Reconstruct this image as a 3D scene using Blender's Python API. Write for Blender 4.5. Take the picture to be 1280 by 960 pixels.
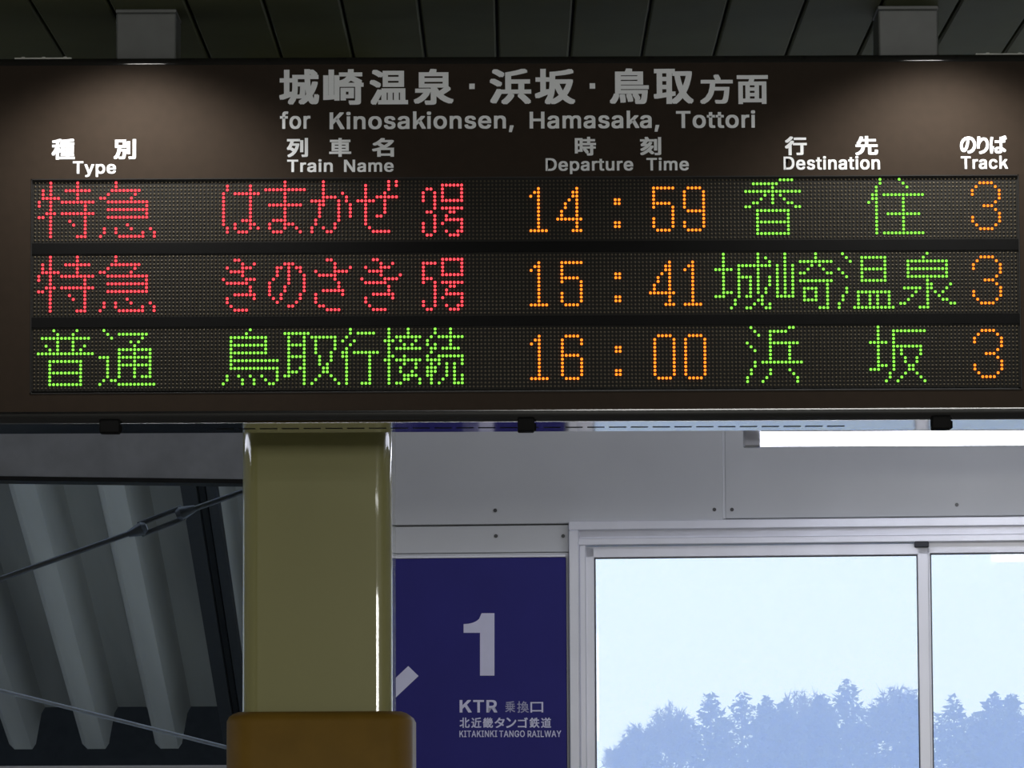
import bpy, bmesh, math, random
from mathutils import Vector, Matrix
random.seed(7)
sc = bpy.context.scene
for o in list(bpy.data.objects): bpy.data.objects.remove(o)
C = sc.collection
W_, H_, FPX = 1280, 960, 5325.0
EYE = Vector((0, 0, 1.55))
PITCH = math.atan(510 / FPX); ROLL = 0.0045

# ---------------------------------------------------------------- camera
f_ = Vector((0, math.cos(PITCH), math.sin(PITCH)))
u0 = Vector((0, -math.sin(PITCH), math.cos(PITCH))); r0 = Vector((1, 0, 0))
r_ = math.cos(ROLL) * r0 - math.sin(ROLL) * u0
u_ = math.sin(ROLL) * r0 + math.cos(ROLL) * u0
cd = bpy.data.cameras.new('camera'); cam = bpy.data.objects.new('camera', cd); C.objects.link(cam)
cd.sensor_width = 36; cd.lens = 36 * FPX / W_; cd.clip_start = 0.05; cd.clip_end = 3000
M = Matrix.Identity(4)
for i in range(3):
    M[i][0], M[i][1], M[i][2], M[i][3] = r_[i], u_[i], -f_[i], EYE[i]
cam.matrix_world = M
sc.camera = cam

# ---------------------------------------------------------------- world, exposure, lights
sc.view_settings.view_transform = 'Standard'; sc.view_settings.look = 'None'
sc.view_settings.exposure = 0; sc.view_settings.gamma = 1; sc.view_settings.use_curve_mapping = False
sc.cycles.use_denoising = True
sc.cycles.max_bounces = 8; sc.cycles.volume_bounces = 6; sc.cycles.transparent_max_bounces = 12
sc.cycles.sample_clamp_indirect = 6
w = bpy.data.worlds.new('sky'); sc.world = w; w.use_nodes = True
bg = w.node_tree.nodes['Background']; bg.inputs[0].default_value = (1.05, 1.3, 1.8, 1); bg.inputs[1].default_value = 1.0

SPOT_W, AMB_W, REAR_W, DOWN_W, TUBE_L = 17.0, 185.0, 7.0, 60.0, 14.0
def px_dir(px, py): return f_ * FPX + r_ * (px - W_ / 2) + u_ * (H_ / 2 - py)
def hit(px, py, Y):                      # the point of the plane y = Y seen at a photo pixel
    d = px_dir(px, py); return EYE + d * ((Y - EYE.y) / d.y)
def spot(px, Y, z, power):
    l = bpy.data.lights.new('downlight_beam', 'SPOT'); l.energy = power; l.spot_size = math.radians(130); l.spot_blend = 0.62
    l.shadow_soft_size = 0.03; l.color = (1, .97, .93)
    o = bpy.data.objects.new('downlight_beam', l); C.objects.link(o); o.location = (hit(px, 80, Y).x, Y, z)
def area(loc, rot, sx, sy, power, col=(1, 1, 1)):
    l = bpy.data.lights.new('added_light', 'AREA'); l.shape = 'RECTANGLE'; l.size = sx; l.size_y = sy; l.energy = power; l.color = col
    o = bpy.data.objects.new('added_light', l); C.objects.link(o); o.location = loc; o.rotation_euler = rot
YB = 6.66                                 # front of the departure board
ZC = hit(640, 15, 6.76).z                 # ceiling
spot(157, YB - .175, ZC - .012, SPOT_W)
spot(1184, YB - .175, ZC - .012, SPOT_W)
area((0.0, 0.4, ZC - .03), (0, 0, 0), 2.6, 0.6, DOWN_W, (1, .99, .95))  # added overhead fill; its floor bounce brightens the column
area((1.55, -4.5, EYE.z + .58), (math.radians(84), 0, 0), 2.7, 0.6, AMB_W, (1, .99, .95))  # added low fill behind the camera for the board and column
area((0.9, -2.4, EYE.z + 1.155), (math.radians(75), 0, 0), 2.7, 0.045, 4.0)
area((0.5, 8.3, ZC - .03), (math.radians(28), 0, 0), 3.2, 0.12, REAR_W, (.86, .88, 1))  # added fill hidden by the board, brightens the far wall

# ---------------------------------------------------------------- helpers
class MB:
    def __init__(s): s.v = []; s.f = []; s.m = []
    def add(s, vs, fs, mi=0):
        b = len(s.v); s.v += [Vector(v) for v in vs]; s.f += [tuple(b + i for i in f) for f in fs]; s.m += [mi] * len(fs); return s
    def box(s, x0, x1, y0, y1, z0, z1, mi=0):
        return s.add([(x, y, z) for z in (z0, z1) for y in (y0, y1) for x in (x0, x1)],
                     [(0, 2, 3, 1), (4, 5, 7, 6), (0, 1, 5, 4), (2, 6, 7, 3), (0, 4, 6, 2), (1, 3, 7, 5)], mi)
    def rbox(s, x0, x1, y0, y1, z0, z1, r, seg=2):
        bm = bmesh.new(); bmesh.ops.create_cube(bm, size=1)
        for v in bm.verts: v.co = Vector(((x0 + x1) / 2 + v.co.x * (x1 - x0), (y0 + y1) / 2 + v.co.y * (y1 - y0), (z0 + z1) / 2 + v.co.z * (z1 - z0)))
        bmesh.ops.bevel(bm, geom=bm.edges[:], offset=r, segments=seg, profile=.5, affect='EDGES')
        bm.verts.index_update(); s.add([v.co.copy() for v in bm.verts], [[v.index for v in f.verts] for f in bm.faces]); bm.free(); return s
    def prism(s, poly, fn, a0, a1, mi=0):      # poly: 2D counter-clockwise, fn(p, a) -> 3D
        n = len(poly)
        s.add([fn(p, a0) for p in poly] + [fn(p, a1) for p in poly],
              [tuple(range(n))[::-1], tuple(range(n, 2 * n))] + [(i, (i + 1) % n, n + (i + 1) % n, n + i) for i in range(n)], mi); return s
    def tube(s, p0, p1, r, n=12, r1=None):
        p0, p1 = Vector(p0), Vector(p1); d = (p1 - p0).normalized(); r1 = r if r1 is None else r1
        a = d.orthogonal().normalized(); b = d.cross(a)
        ring = lambda p, q: [p + q * (a * math.cos(t) + b * math.sin(t)) for t in [2 * math.pi * i / n for i in range(n)]]
        s.add(ring(p0, r) + ring(p1, r1), [tuple(range(n))[::-1], tuple(range(n, 2 * n))] + [(i, (i + 1) % n, n + (i + 1) % n, n + i) for i in range(n)]); return s
    def dome(s, c, r, h, n=8, dirn=-1):        # small hemisphere facing -y
        vs = []
        for k, (q, y) in enumerate(((1, 0), (.78, .62), (.36, .93))):
            vs += [(c[0] + r * q * math.cos(2 * math.pi * i / n), c[1] - h * y, c[2] + r * q * math.sin(2 * math.pi * i / n)) for i in range(n)]
        fs = [(j * n + i, j * n + (i + 1) % n, (j + 1) * n + (i + 1) % n, (j + 1) * n + i) for j in range(2) for i in range(n)]
        fs.append(tuple(range(2 * n, 3 * n))); s.add(vs, fs); return s
    def xf(s, M):
        s.v = [M @ v for v in s.v]; return s
    def merge(s, o):
        b = len(s.v); s.v += o.v; s.f += [tuple(b + i for i in f) for f in o.f]; s.m += o.m; return s
def world_of(o):
    v = Vector(o.location)
    while o.parent: o = o.parent; v += Vector(o.location)
    return v
def make(name, mb, mat, parent=None, smooth=False, label=None, base=None):
    me = bpy.data.meshes.new(name); off = world_of(parent) if parent else Vector(base or (0, 0, 0))
    me.from_pydata([v - off for v in mb.v], [], mb.f)
    for m in (mat if isinstance(mat, (list, tuple)) else [mat]): me.materials.append(m)
    me.polygons.foreach_set('material_index', mb.m)
    if smooth: me.polygons.foreach_set('use_smooth', [True] * len(mb.f))
    me.update()
    bm = bmesh.new(); bm.from_mesh(me); bmesh.ops.recalc_face_normals(bm, faces=bm.faces); bm.to_mesh(me); bm.free()
    if smooth:
        try: me.set_sharp_from_angle(angle=math.radians(40))
        except Exception: pass
    o = bpy.data.objects.new(name, me); C.objects.link(o)
    if parent: o.parent = parent
    else: o.location = off
    if label: o['label'] = label
    return o
def tag(o, label=None, cat=None, group=None, kind=None):
    if label: o['label'] = label
    if cat: o['category'] = cat
    if group: o['group'] = group
    if kind: o['kind'] = kind
    return o
def empty(name, loc, *a, **k):
    o = bpy.data.objects.new(name, None); C.objects.link(o); o.location = loc; o.empty_display_size = .1
    return tag(o, *a, **k)
MATS = {}
def mat(name, col, rough=.5, metal=0.0, var=.12, scale=30, bump=0.0, spec=.5, coat=0.0, emit=None, es=0, stretch=None):
    m = bpy.data.materials.new(name); m.use_nodes = True; nt = m.node_tree; b = nt.nodes['Principled BSDF']
    b.inputs['Roughness'].default_value = rough; b.inputs['Metallic'].default_value = metal
    b.inputs['Specular IOR Level'].default_value = spec; b.inputs['Coat Weight'].default_value = coat
    b.inputs['Base Color'].default_value = (*col, 1)
    if emit:
        b.inputs['Emission Color'].default_value = (*emit, 1); b.inputs['Emission Strength'].default_value = es
    if var or bump:
        tc = nt.nodes.new('ShaderNodeTexCoord'); mp = nt.nodes.new('ShaderNodeMapping'); mp.inputs['Scale'].default_value = stretch or (1, 1, 1)
        nz = nt.nodes.new('ShaderNodeTexNoise'); nz.inputs['Scale'].default_value = scale; nz.inputs['Detail'].default_value = 5
        nt.links.new(tc.outputs['Object'], mp.inputs[0]); nt.links.new(mp.outputs[0], nz.inputs['Vector'])
        if var:
            rp = nt.nodes.new('ShaderNodeValToRGB'); rp.color_ramp.elements[0].position = .3; rp.color_ramp.elements[1].position = .7
            rp.color_ramp.elements[0].color = (*[c * (1 - var) for c in col], 1); rp.color_ramp.elements[1].color = (*[min(1, c * (1 + var)) for c in col], 1)
            nt.links.new(nz.outputs['Fac'], rp.inputs[0]); nt.links.new(rp.outputs[0], b.inputs['Base Color'])
        if bump:
            bp = nt.nodes.new('ShaderNodeBump'); bp.inputs['Strength'].default_value = bump; bp.inputs['Distance'].default_value = .002
            nt.links.new(nz.outputs['Fac'], bp.inputs['Height']); nt.links.new(bp.outputs[0], b.inputs['Normal'])
    MATS[name] = m; return m
def emat(name, col, s):
    m = bpy.data.materials.new(name); m.use_nodes = True; nt = m.node_tree; nt.nodes.clear()
    e = nt.nodes.new('ShaderNodeEmission'); e.inputs[0].default_value = (*col, 1); e.inputs[1].default_value = s
    o = nt.nodes.new('ShaderNodeOutputMaterial'); nt.links.new(e.outputs[0], o.inputs[0]); return m

m_face = mat('board_face_paint', (.029, .020, .0135), .7, var=.06, scale=60, bump=.04, spec=.12)
m_house = mat('board_housing', (.02, .019, .018), .5, var=.08, spec=.2)
m_trim = mat('board_edge_trim', (.016, .0155, .015), .12, var=.05, spec=.7)
m_under = mat('board_underside_metal', (.42, .42, .45), .09, metal=1.0, var=.05, scale=12)
m_black = mat('black_rubber', (.005, .005, .005), .7, var=.1, spec=.1)
m_led_bg = mat('led_panel_black', (.018, .017, .015), .7, var=.05, spec=.15)
m_led_off = mat('led_unlit_lens', (.095, .078, .05), .4, var=.1, scale=200, spec=.15)
m_letter = mat('white_vinyl', (.84, .86, .88), .5, var=.02)
m_red = emat('led_red', (1.0, .042, .055), 3.0)
m_green = emat('led_green', (.28, 1.0, .075), 1.45)
m_orange = emat('led_orange', (1.0, .20, .014), 2.5)
m_ceil = mat('ceiling_plank_paint', (.10, .108, .055), .7, var=.06, spec=.08, scale=8)
m_seam = mat('ceiling_void', (.01, .01, .01), .9, var=0)
m_steel = mat('grey_painted_steel', (.20, .21, .215), .45, var=.15, scale=14, bump=.05)
m_hang = mat('hanger_steel', (.12, .126, .12), .42, var=.08)
m_yellow = mat('cream_yellow_gloss_paint', (.29, .275, .105), .35, var=.05, scale=5, spec=.2, coat=.9, stretch=(1, 1, .25))
m_orangepad = mat('ochre_vinyl', (.205, .115, .015), .5, var=.08, scale=18, bump=.05, spec=.2)
m_wall = mat('wall_panel_grey_white', (.58, .59, .60), .7, var=.03, scale=6, spec=.2)
m_core = mat('wall_core', (.30, .30, .30), .8, var=.1)
m_alu = mat('window_aluminium', (.80, .81, .88), .35, metal=.25, var=.04, scale=15, stretch=(1, 1, .1))
m_gasket = mat('window_gasket', (.04, .04, .05), .6, var=0)
m_blue = mat('sign_blue', (.025, .023, .18), .6, var=.05, scale=10, spec=.2)
m_signtxt = mat('sign_grey_letters', (.66, .66, .84), .5, var=.02)
m_signtxt_thin = mat('sign_faded_letters', (.34, .34, .5), .5, var=.02)
m_screw = mat('screw_head', (.08, .08, .08), .4, metal=.6, var=0)
m_roof = mat('weathered_roof_sheet', (.155, .148, .12), .6, var=.4, scale=2.6, stretch=(1, .08, .08))
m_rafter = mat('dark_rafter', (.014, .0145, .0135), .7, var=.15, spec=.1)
m_rod = mat('dark_rod', (.035, .038, .038), .45, metal=.3, var=.1)
m_rod2 = mat('galvanised_rod', (.13, .135, .13), .6, metal=.1, var=.1)
m_floor = mat('terrazzo', (.30, .295, .28), .5, var=.15, scale=120)
m_room = mat('hall_wall_paint', (.5, .5, .48), .6, var=.05)
m_roomdark = mat('hall_front_wall_paint', (.07, .07, .065), .7, var=.05, spec=.1)
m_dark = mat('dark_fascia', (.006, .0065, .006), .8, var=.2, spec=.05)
m_pale = mat('pale_strip', (.55, .55, .50), .6, var=.2, scale=80)
m_para = mat('parapet_grey', (.36, .37, .37), .6, var=.08)
m_batten = mat('lamp_batten_white', (.8, .81, .84), .35, var=.02)
m_socket = mat('lamp_socket', (.5, .5, .52), .4, var=.03)
m_tube = emat('lit_tube', (.82, .85, 1.0), TUBE_L)
m_ground = mat('ground', (.34, .35, .32), .9, var=.2, scale=.05)
m_leaf = mat('dark_evergreen', (.045, .06, .045), .8, var=.2, scale=1)
m_twig = mat('bare_twigs', (.09, .085, .08), .8, var=.2, scale=1)
m_bark = mat('bark', (.07, .06, .05), .9, var=.2, scale=2)
# glass: clear pane with a mirror-like surface reflection
m_glass = bpy.data.materials.new('window_glass'); m_glass.use_nodes = True; nt = m_glass.node_tree; nt.nodes.clear()
_t = nt.nodes.new('ShaderNodeBsdfTransparent'); _g = nt.nodes.new('ShaderNodeBsdfGlossy'); _g.inputs['Roughness'].default_value = .01
_l = nt.nodes.new('ShaderNodeFresnel'); _l.inputs[0].default_value = 1.5; _x = nt.nodes.new('ShaderNodeMixShader'); _o = nt.nodes.new('ShaderNodeOutputMaterial')
nt.links.new(_l.outputs[0], _x.inputs[0]); nt.links.new(_t.outputs[0], _x.inputs[1]); nt.links.new(_g.outputs[0], _x.inputs[2]); nt.links.new(_x.outputs[0], _o.inputs[0])

# ================================================================ the hall
FX0, FX1, FY0, FY1 = -4.0, 4.0, -7.0, 9.75
tag(make('floor', MB().box(FX0, FX1, FY0, FY1, -.1, 0), m_floor), kind='structure')
pitch = hit(718.5, 0, 6.63).x - hit(621, 0, 6.63).x
xc = hit(621, 33, 6.85).x
cb = MB()
k0 = int((FX0 - xc) / pitch) - 1; k1 = int((FX1 - xc) / pitch) + 1
for k in range(k0, k1 + 1):
    a = max(FX0, xc + k * pitch + .0022); b = min(FX1, xc + (k + 1) * pitch - .0022)
    if b - a > .01:
        e = .003
        cb.prism([(a, .012), (a, e), (a + e, 0), (b - e, 0), (b, e), (b, .012)], lambda p, t: (p[0], t, ZC + p[1]), FY0, 9.9)
cb.box(FX0, FX1, FY0, 9.9, ZC + .0121, ZC + .06, 1)
tag(make('ceiling', cb, [m_ceil, m_seam]), kind='structure')
tag(make('wall_left', MB().box(FX0 - .1, FX0, FY0, FY1, 0, ZC + .06), m_room), kind='structure')
tag(make('wall_right', MB().box(FX1, FX1 + .1, FY0, FY1, 0, ZC + .06), m_room), kind='structure')
tag(make('wall_front', MB().box(FX0 - .1, FX1 + .1, FY0 - .1, FY0, 0, ZC + .06), m_roomdark), kind='structure')

# far wall, turned a little so that its right end is nearer
PHI = math.radians(5.5); WY = 9.5
WM = Matrix.Translation((0, WY, 0)) @ Matrix.Rotation(-PHI, 4, 'Z'); WI = WM.inverted()
def wl(px, py, t=0.0):                    # wall coordinates (along, height) of a photo pixel, t in front of the wall
    o = WI @ EYE; d = WI.to_3x3() @ px_dir(px, py); s = (-t - o.y) / d.y; p = o + d * s; return p.x, p.z
WL = wl(330, 700)[0]; WR = 4.3
wz_top = wl(712, 652)[1]; wx_l = wl(712, 700)[0]
zfr0, zfr1, zfr2, zsh, zgl = wz_top, wl(720, 663.5)[1], wl(740, 673)[1], wl(743, 683)[1], wl(744, 697)[1]
wx_r = 2.3; wz_bot = .85
wall = empty('wall_back', WM @ Vector((WL, 0, 0)), kind='structure')
core = MB()
for b in ((WL, wx_l, .03, .14, 0, ZC), (wx_r, WR, .03, .14, 0, ZC), (wx_l, wx_r, .03, .14, wz_top, ZC), (wx_l, wx_r, .03, .14, 0, wz_bot)): core.box(*b)
core.xf(WM); make('wall_core', core, m_core, wall)
left_core = MB().box(-4.1, WL, .03, .14, wl(200, 537)[1] - .02, ZC).xf(WM)
make('wall_header', left_core, m_core, wall)
sx = wl(905, 600)[0]; zs1 = wl(600, 655.5)[1]; zs2 = wl(600, 657.5)[1]; zs3 = wl(600, 692)[1]
g = .0022
def panel(x0, x1, z0, z1): make('wall_panel', MB().rbox(x0, x1, 0, .03, z0, z1, .0015, 1).xf(WM), m_wall, wall)
panel(WL, sx - g, zs1, ZC - .012)
panel(sx + g, wx_r + .2, wz_top + .003, ZC - .012)
panel(WL, wx_l - .002, zs3 + .002, zs2)
panel(WL, wx_l - .002, .02, zs3 + .0006)
panel(wx_l, wx_r, .02, wz_bot - .003)
panel(wx_r + .003, WR, .02, wz_top)
# light joint strip in the vertical seam
make('joint_strip', MB().box(sx - g, sx + g, .004, .03, wz_top + .003, ZC - .012).xf(WM), mat('joint_sealant', (.75, .76, .78), .5, var=0), wall)
for (px, py) in ((619, 638), (620, 670), (704, 670), (893, 637), (915, 637), (1196, 631)):
    x, z = wl(px, py); sb = MB().tube((x, -.0025, z), (x, .004, z), .0042, 12); sb.box(x - .003, x + .003, -.0028, -.002, z - .0006, z + .0006)
    make('screw', sb.xf(WM), m_screw, wall)

# window
win = empty('window_1', WM @ Vector((wx_l, 0, wz_bot)), kind='structure')
fr = MB()
xj1, xj2, xj3 = wl(725, 800)[0], wl(733, 800)[0], wl(743, 800)[0]
fr.rbox(wx_l, wx_r, -.022, .06, zfr1, zfr0, .002, 1); fr.box(wx_l + .02, wx_r, .005, .06, zfr2, zfr1)
fr.rbox(wx_l + .02, wx_r, -.012, .06, zsh + .002, zfr2, .002, 1)
fr.rbox(wx_l, xj1, -.022, .06, wz_bot, zfr1, .002, 1); fr.rbox(xj1, xj2, -.008, .06, wz_bot, zfr2, .002, 1)
fr.rbox(wx_l, wx_r, -.03, .06, wz_bot, wz_bot + .04, .002, 1); fr.rbox(wx_r - .04, wx_r, -.022, .06, wz_bot, zfr1, .002, 1)
make('window_frame', fr.xf(WM), m_alu, win)
def sash(x0, x1, y0, l, rr, ztop, zgl):
    s = MB(); e = .03
    s.rbox(x0, x1, y0, y0 + e, zgl, ztop, .0015, 1); s.rbox(x0, x1, y0, y0 + e, wz_bot + .04, wz_bot + .1, .0015, 1)
    s.rbox(x0, x0 + l, y0, y0 + e, wz_bot + .05, ztop - .001, .0015, 1); s.rbox(x1 - rr, x1, y0, y0 + e, wz_bot + .05, ztop - .001, .0015, 1)
    o = make('sash', s.xf(WM), m_alu, win)
    make('pane', MB().box(x0 + l - .004, x1 - rr + .004, y0 + .012, y0 + .017, wz_bot + .09, zgl + .004).xf(WM), m_glass, o)
    gk = .0022
    q = MB().box(x0 + l, x1 - rr, y0 + .008, y0 + .02, zgl - gk, zgl + .001).box(x0 + l - .001, x0 + l + gk, y0 + .008, y0 + .02, wz_bot + .1, zgl)
    q.box(x1 - rr - gk, x1 - rr + .001, y0 + .008, y0 + .02, wz_bot + .1, zgl)
    make('gasket', q.xf(WM), m_gasket, o); return o
mx0, mx1 = wl(1148, 800)[0], wl(1162, 800)[0]
s1 = sash(xj2 - .002, mx1, .004, xj3 - xj2 + .002, mx1 - mx0, zsh, zgl)
s2 = sash(mx0 + .004, wx_r - .03, .037, mx1 - mx0, .05, zsh + .004, zgl + .004)
make('sash_guide', MB().rbox(wl(1143, 680)[0], wl(1161, 680)[0], -.014, .004, wl(1150, 684.5)[1], wl(1150, 677)[1], .002, 1).xf(WM), m_gasket, win)

# ================================================================ view outside
tag(make('ground', MB().box(-600, 600, 10.2, 1200, -8.2, -8), m_ground), kind='structure')
hz = bpy.data.materials.new('haze'); hz.use_nodes = True; nt = hz.node_tree; nt.nodes.clear()
_v = nt.nodes.new('ShaderNodeVolumeScatter'); _v.inputs['Color'].default_value = (.47, .58, 1.0, 1); _v.inputs['Density'].default_value = .0062; _v.inputs['Anisotropy'].default_value = .3
_o = nt.nodes.new('ShaderNodeOutputMaterial'); nt.links.new(_v.outputs[0], _o.inputs['Volume'])
tag(make('haze', MB().box(-220, 260, 40, 288, -7.9, 160), hz), 'pale blue haze between the window and the trees', 'haze', kind='stuff')

# ================================================================ departure board
PX = YB                                    # plane of the face
pL, pR = hit(44.1, 228.8, PX), hit(1268.2, 223.5, PX)
DX = (pR.x - pL.x) / 255; X0 = pL.x
rows_z = [hit(44.1, y, PX).z for y in (228.6, 321.3, 413.2)]
DZ = (hit(44.1, 228.6, PX).z - hit(44.1, 300.4, PX).z) / 15
ZT = hit(640, 69, PX).z; ZB = hit(640, 526, PX).z
BX0, BX1 = hit(-40, 300, PX).x, hit(1316, 300, PX).x
DEP = .205
board = empty('departure_board', ((BX0 + BX1) / 2, YB + DEP / 2, ZB),
    'long dark departure board with three rows of red, green and orange LED characters', 'departure board')
rt, rb = .0125, .016
prof = [(0.002, ZB + rb)]
for i in range(1, 7): a = math.pi / 2 * i / 6; prof.append((.002 + rb * (1 - math.cos(a)), ZB + rb - rb * math.sin(a)))
prof += [(DEP - .004, ZB), (DEP, ZB + .004), (DEP, ZT - .004), (DEP - .004, ZT)]
for i in range(0, 7): a = math.pi / 2 * i / 6; prof.append((.002 + rt - rt * math.sin(a), ZT - rt + rt * math.cos(a)))
hx0, hx1 = X0 - .0065, X0 + 255 * DX + .0065            # opening of the face
hz1, hz0 = rows_z[0] + .0062, rows_z[2] - 15 * DZ - .009
# body: end blocks, top and bottom beams of the rounded section, and a set-back middle
hb = MB()
def cut(prof, zlo, zhi):                   # clip the profile polygon between two heights
    out = []
    for pl, sg in ((zlo, 1), (zhi, -1)):
        src = prof if not out else out; res = []
        for i in range(len(src)):
            a, b = src[i], src[(i + 1) % len(src)]; da, db = sg * (a[1] - pl), sg * (b[1] - pl)
            if da >= 0: res.append(a)
            if (da >= 0) != (db >= 0): t = da / (da - db); res.append((a[0] + t * (b[0] - a[0]), a[1] + t * (b[1] - a[1])))
        out = res
    return out
fn = lambda p, t: (t, YB + p[0], p[1])
hb.prism(cut(prof, hz1 + .012, ZT), fn, BX0, BX1); hb.prism(cut(prof, ZB, hz0 - .012), fn, BX0, BX1)
hb.box(BX0, BX1, YB + .016, YB + DEP, hz0 - .012, hz1 + .012)
make('housing', hb, m_trim, board, smooth=True)
# face sheet with the display opening, its edges turned inwards
zf1, zf0 = ZT - rt - .001, ZB + rb + .0015
fc = MB(); y0, y1 = YB, YB + .0022
for (a, b, c, d) in ((BX0, BX1, hz1, zf1), (BX0, BX1, zf0, hz0), (BX0, hx0, hz0, hz1), (hx1, BX1, hz0, hz1)): fc.box(a, b, y0, y1, c, d)
make('face_sheet', fc, m_face, board)
bz = MB(); t = .0016
bz.box(hx0, hx1, YB - .0006, YB + .016, hz1 - t, hz1); bz.box(hx0, hx1, YB - .0006, YB + .016, hz0, hz0 + t)
bz.box(hx0, hx0 + t, YB - .0006, YB + .016, hz0, hz1); bz.box(hx1 - t, hx1, YB - .0006, YB + .016, hz0, hz1)
make('display_bezel', bz, m_house, board)
# bottom lip and the shiny underside with its row of vent slots
un = MB().box(BX0 + .004, BX1 - .004, YB + .0175, YB + DEP - .006, ZB - .0002, ZB + .002)
make('underside_plate', un, m_under, board)
vs = MB(); ysl = YB + .115; xs = hit(270, 530, ysl).x; sp = hit(741, 530, ysl).x - hit(713.7, 530, ysl).x; xe = hit(1042, 530, ysl).x
while xs < xe:
    vs.box(xs, xs + sp * .79, ysl, ysl + .016, ZB - .0005, ZB + .0005); xs += sp
make('vent_slots', vs, m_black, board)
for (a, b, yb) in ((125, 150, 542.5), (647, 668, 540.5), (1164, 1188, 537.5)):
    p = hit(a, yb, YB + .02); q = hit(b, yb, YB + .02)
    l = MB().rbox(p.x, q.x, YB + .004, YB + .034, p.z, ZB + .006, .0025, 2)
    l.rbox(q.x - .001, q.x + .003, YB + .012, YB + .026, p.z + .002, p.z + .014, .001, 1)
    make('latch', l, m_black, board)
for (a, b, y) in ((19, 90, 70), (1219, 1330, 64.5)):
    p, q = hit(a, y, YB + .02), hit(b, y, YB + .02)
    s = MB().box(p.x, q.x, YB + .012, YB + .03, ZT - .001, ZT + .0016)
    for k in (.14, .5, .88): xx = p.x + (q.x - p.x) * k; s.tube((xx, YB + .02, ZT), (xx, YB + .02, ZT + .004), .003, 8)
    make('top_mounting_strip', s, m_pale, board)

GL = {}
GL['special_first'] = "0:4,11;1:4,11;2:2,4,8-14;3:2,4,11;4:2-6,11;5:1,4,7-15;6:1,4,13;7:4,13;8:3-5,7-15;9:1,2,4,13;10:4,9,13;11:4,10,13;12:4,13;13:4,13;14:4,11-13"
GL['special_second'] = "0:21;1:21;2:20-27;3:19,26;4:17,18,25;5:19-29;6:29;7:19-29;8:29;9:19-29;11:24;12:18,21,25,30;13:18,21,28,31;14:17,22-28,31"
GL['ha'] = "1:50,56;2:50,56;3:49,52-58;4:49,56;5:49,56;6:49,56;7:49,56;8:49,56;9:49,56;10:49,54-56;11:49,52,56,57;12:50,52,56,58;13:50,53-55"
GL['ma'] = "0:65;1:65;2:60-70;3:65;4:65;5:65;6:61-69;7:65;8:65;9:65;10:62-65;11:61,65-67;12:61,65,68;13:62-64,69"
GL['ka'] = "0:75;1:75;2:75;3:75,80;4:75-78,81;5:72-75,79,81;6:74,75,79,82;7:74,79,82;8:74,79,82;9:74,79,82;10:73,79;11:73,78;12:72,75,78;13:72,76,77"
GL['ze'] = "0:92,94;1:86,92,94;2:86,92;3:86,91;4:86,89-94;5:84-88,91;6:86,91;7:86,91;8:86,91;9:86,89,90;10:86;11:86;12:87;13:88-92"
GL['go'] = "1:106-111;2:106,111;3:106,111;4:106,111;5:106-111;7:106-111;8:108,109;9:107;10:107-111;11:106,111;12:111;13:107,110,111;14:108-110"
GL['n3'] = "2:102,103;3:101,104;4:101,104;5:101,104;6:104;7:104;8:102,103;9:104;10:104;11:101,104;12:101,104;13:101,104;14:102,103"
GL['n5'] = "2:101-104;3:101;4:101;5:101;6:101-103;7:101,104;8:104;9:104;10:104;11:104;12:101,104;13:101,104;14:102,103"
GL['ki'] = "1:52,53;2:54,57;3:50,54-56;4:51-54;5:54;6:49,55-57;7:50-55;8:56;9:56;10:52-57;11:50,57;12:50;13:51;14:52-55"
GL['no'] = "2:65-67;3:63,64,66,68,69;4:63,66,69;5:63,66,70;6:62,66,70;7:61,66,70;8:61,65,70;9:61,65,70;10:61,64,69;11:62,64,69;12:63,68;13:66,67"
GL['sa'] = "1:76,77;2:78;3:78,82;4:73,78-81;5:74-78;6:78;7:79;8:79;9:75-80;10:73,80;11:73;12:73;13:74,75;14:76-79"
GL['ki_second'] = "1:88,89;2:90,93;3:86,90-92;4:87-90;5:90,95;6:85,91-94;7:86-91;8:92;9:92;10:88-93;11:86,93;12:86;13:87;14:88-91"
GL['d1'] = "2:131;3:130,131;4:129,131;5:131;6:131;7:131;8:131;9:131;10:131;11:131;12:131;13:129-133"
GL['d4'] = "2:141;3:140,141;4:140,141;5:139,141;6:138,141;7:138,141;8:137,141;9:137,141;10:136-142;11:141;12:141;13:140-142"
GL['colon'] = "5:151,152;6:151,152;11:151,152;12:151,152"
GL['d5'] = "2:161-166;3:161;4:161;5:161;6:161-165;7:161,166;8:166;9:166;10:161,166;11:161,166;12:161,166;13:162-165"
GL['d9'] = "2:170-173;3:169,174;4:169,174;5:169,174;6:169,174;7:169,174;8:170-174;9:174;10:174;11:169,174;12:169,174;13:170-173"
GL['d6'] = "2:138-141;3:137,142;4:137,142;5:137;6:137;7:137-141;8:137,142;9:137,142;10:137,142;11:137,142;12:137,142;13:138-141"
GL['d0'] = "2:162-165;" + ";".join("%d:161,166" % k for k in range(3, 13)) + ";13:162-165"
GL['kou'] = "0:194-197;1:187-193;2:192;3:185-199;4:190,192,194;5:189,192,195;6:187,188,192,196,197;7:185,186,198,199;8:188-196;9:188,196;10:188,196;11:188-196;12:188,196;13:188,196;14:188-196"
GL['juu'] = "0:220,225;1:220,226;2:219,227;3:219;4:218,219,221-231;5:218,219,226;6:217,219,226;7:219,226;8:219,226;9:219,222-230;10:219,226;11:219,226;12:219,226;13:219,226;14:219,221-231"
GL['t3'] = "1:246-249;2:245,250;3:244,251;4:244,251;5:251;6:250;7:247-249;8:250;9:251;10:244,251;11:244,251;12:245,250;13:246-249"
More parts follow.
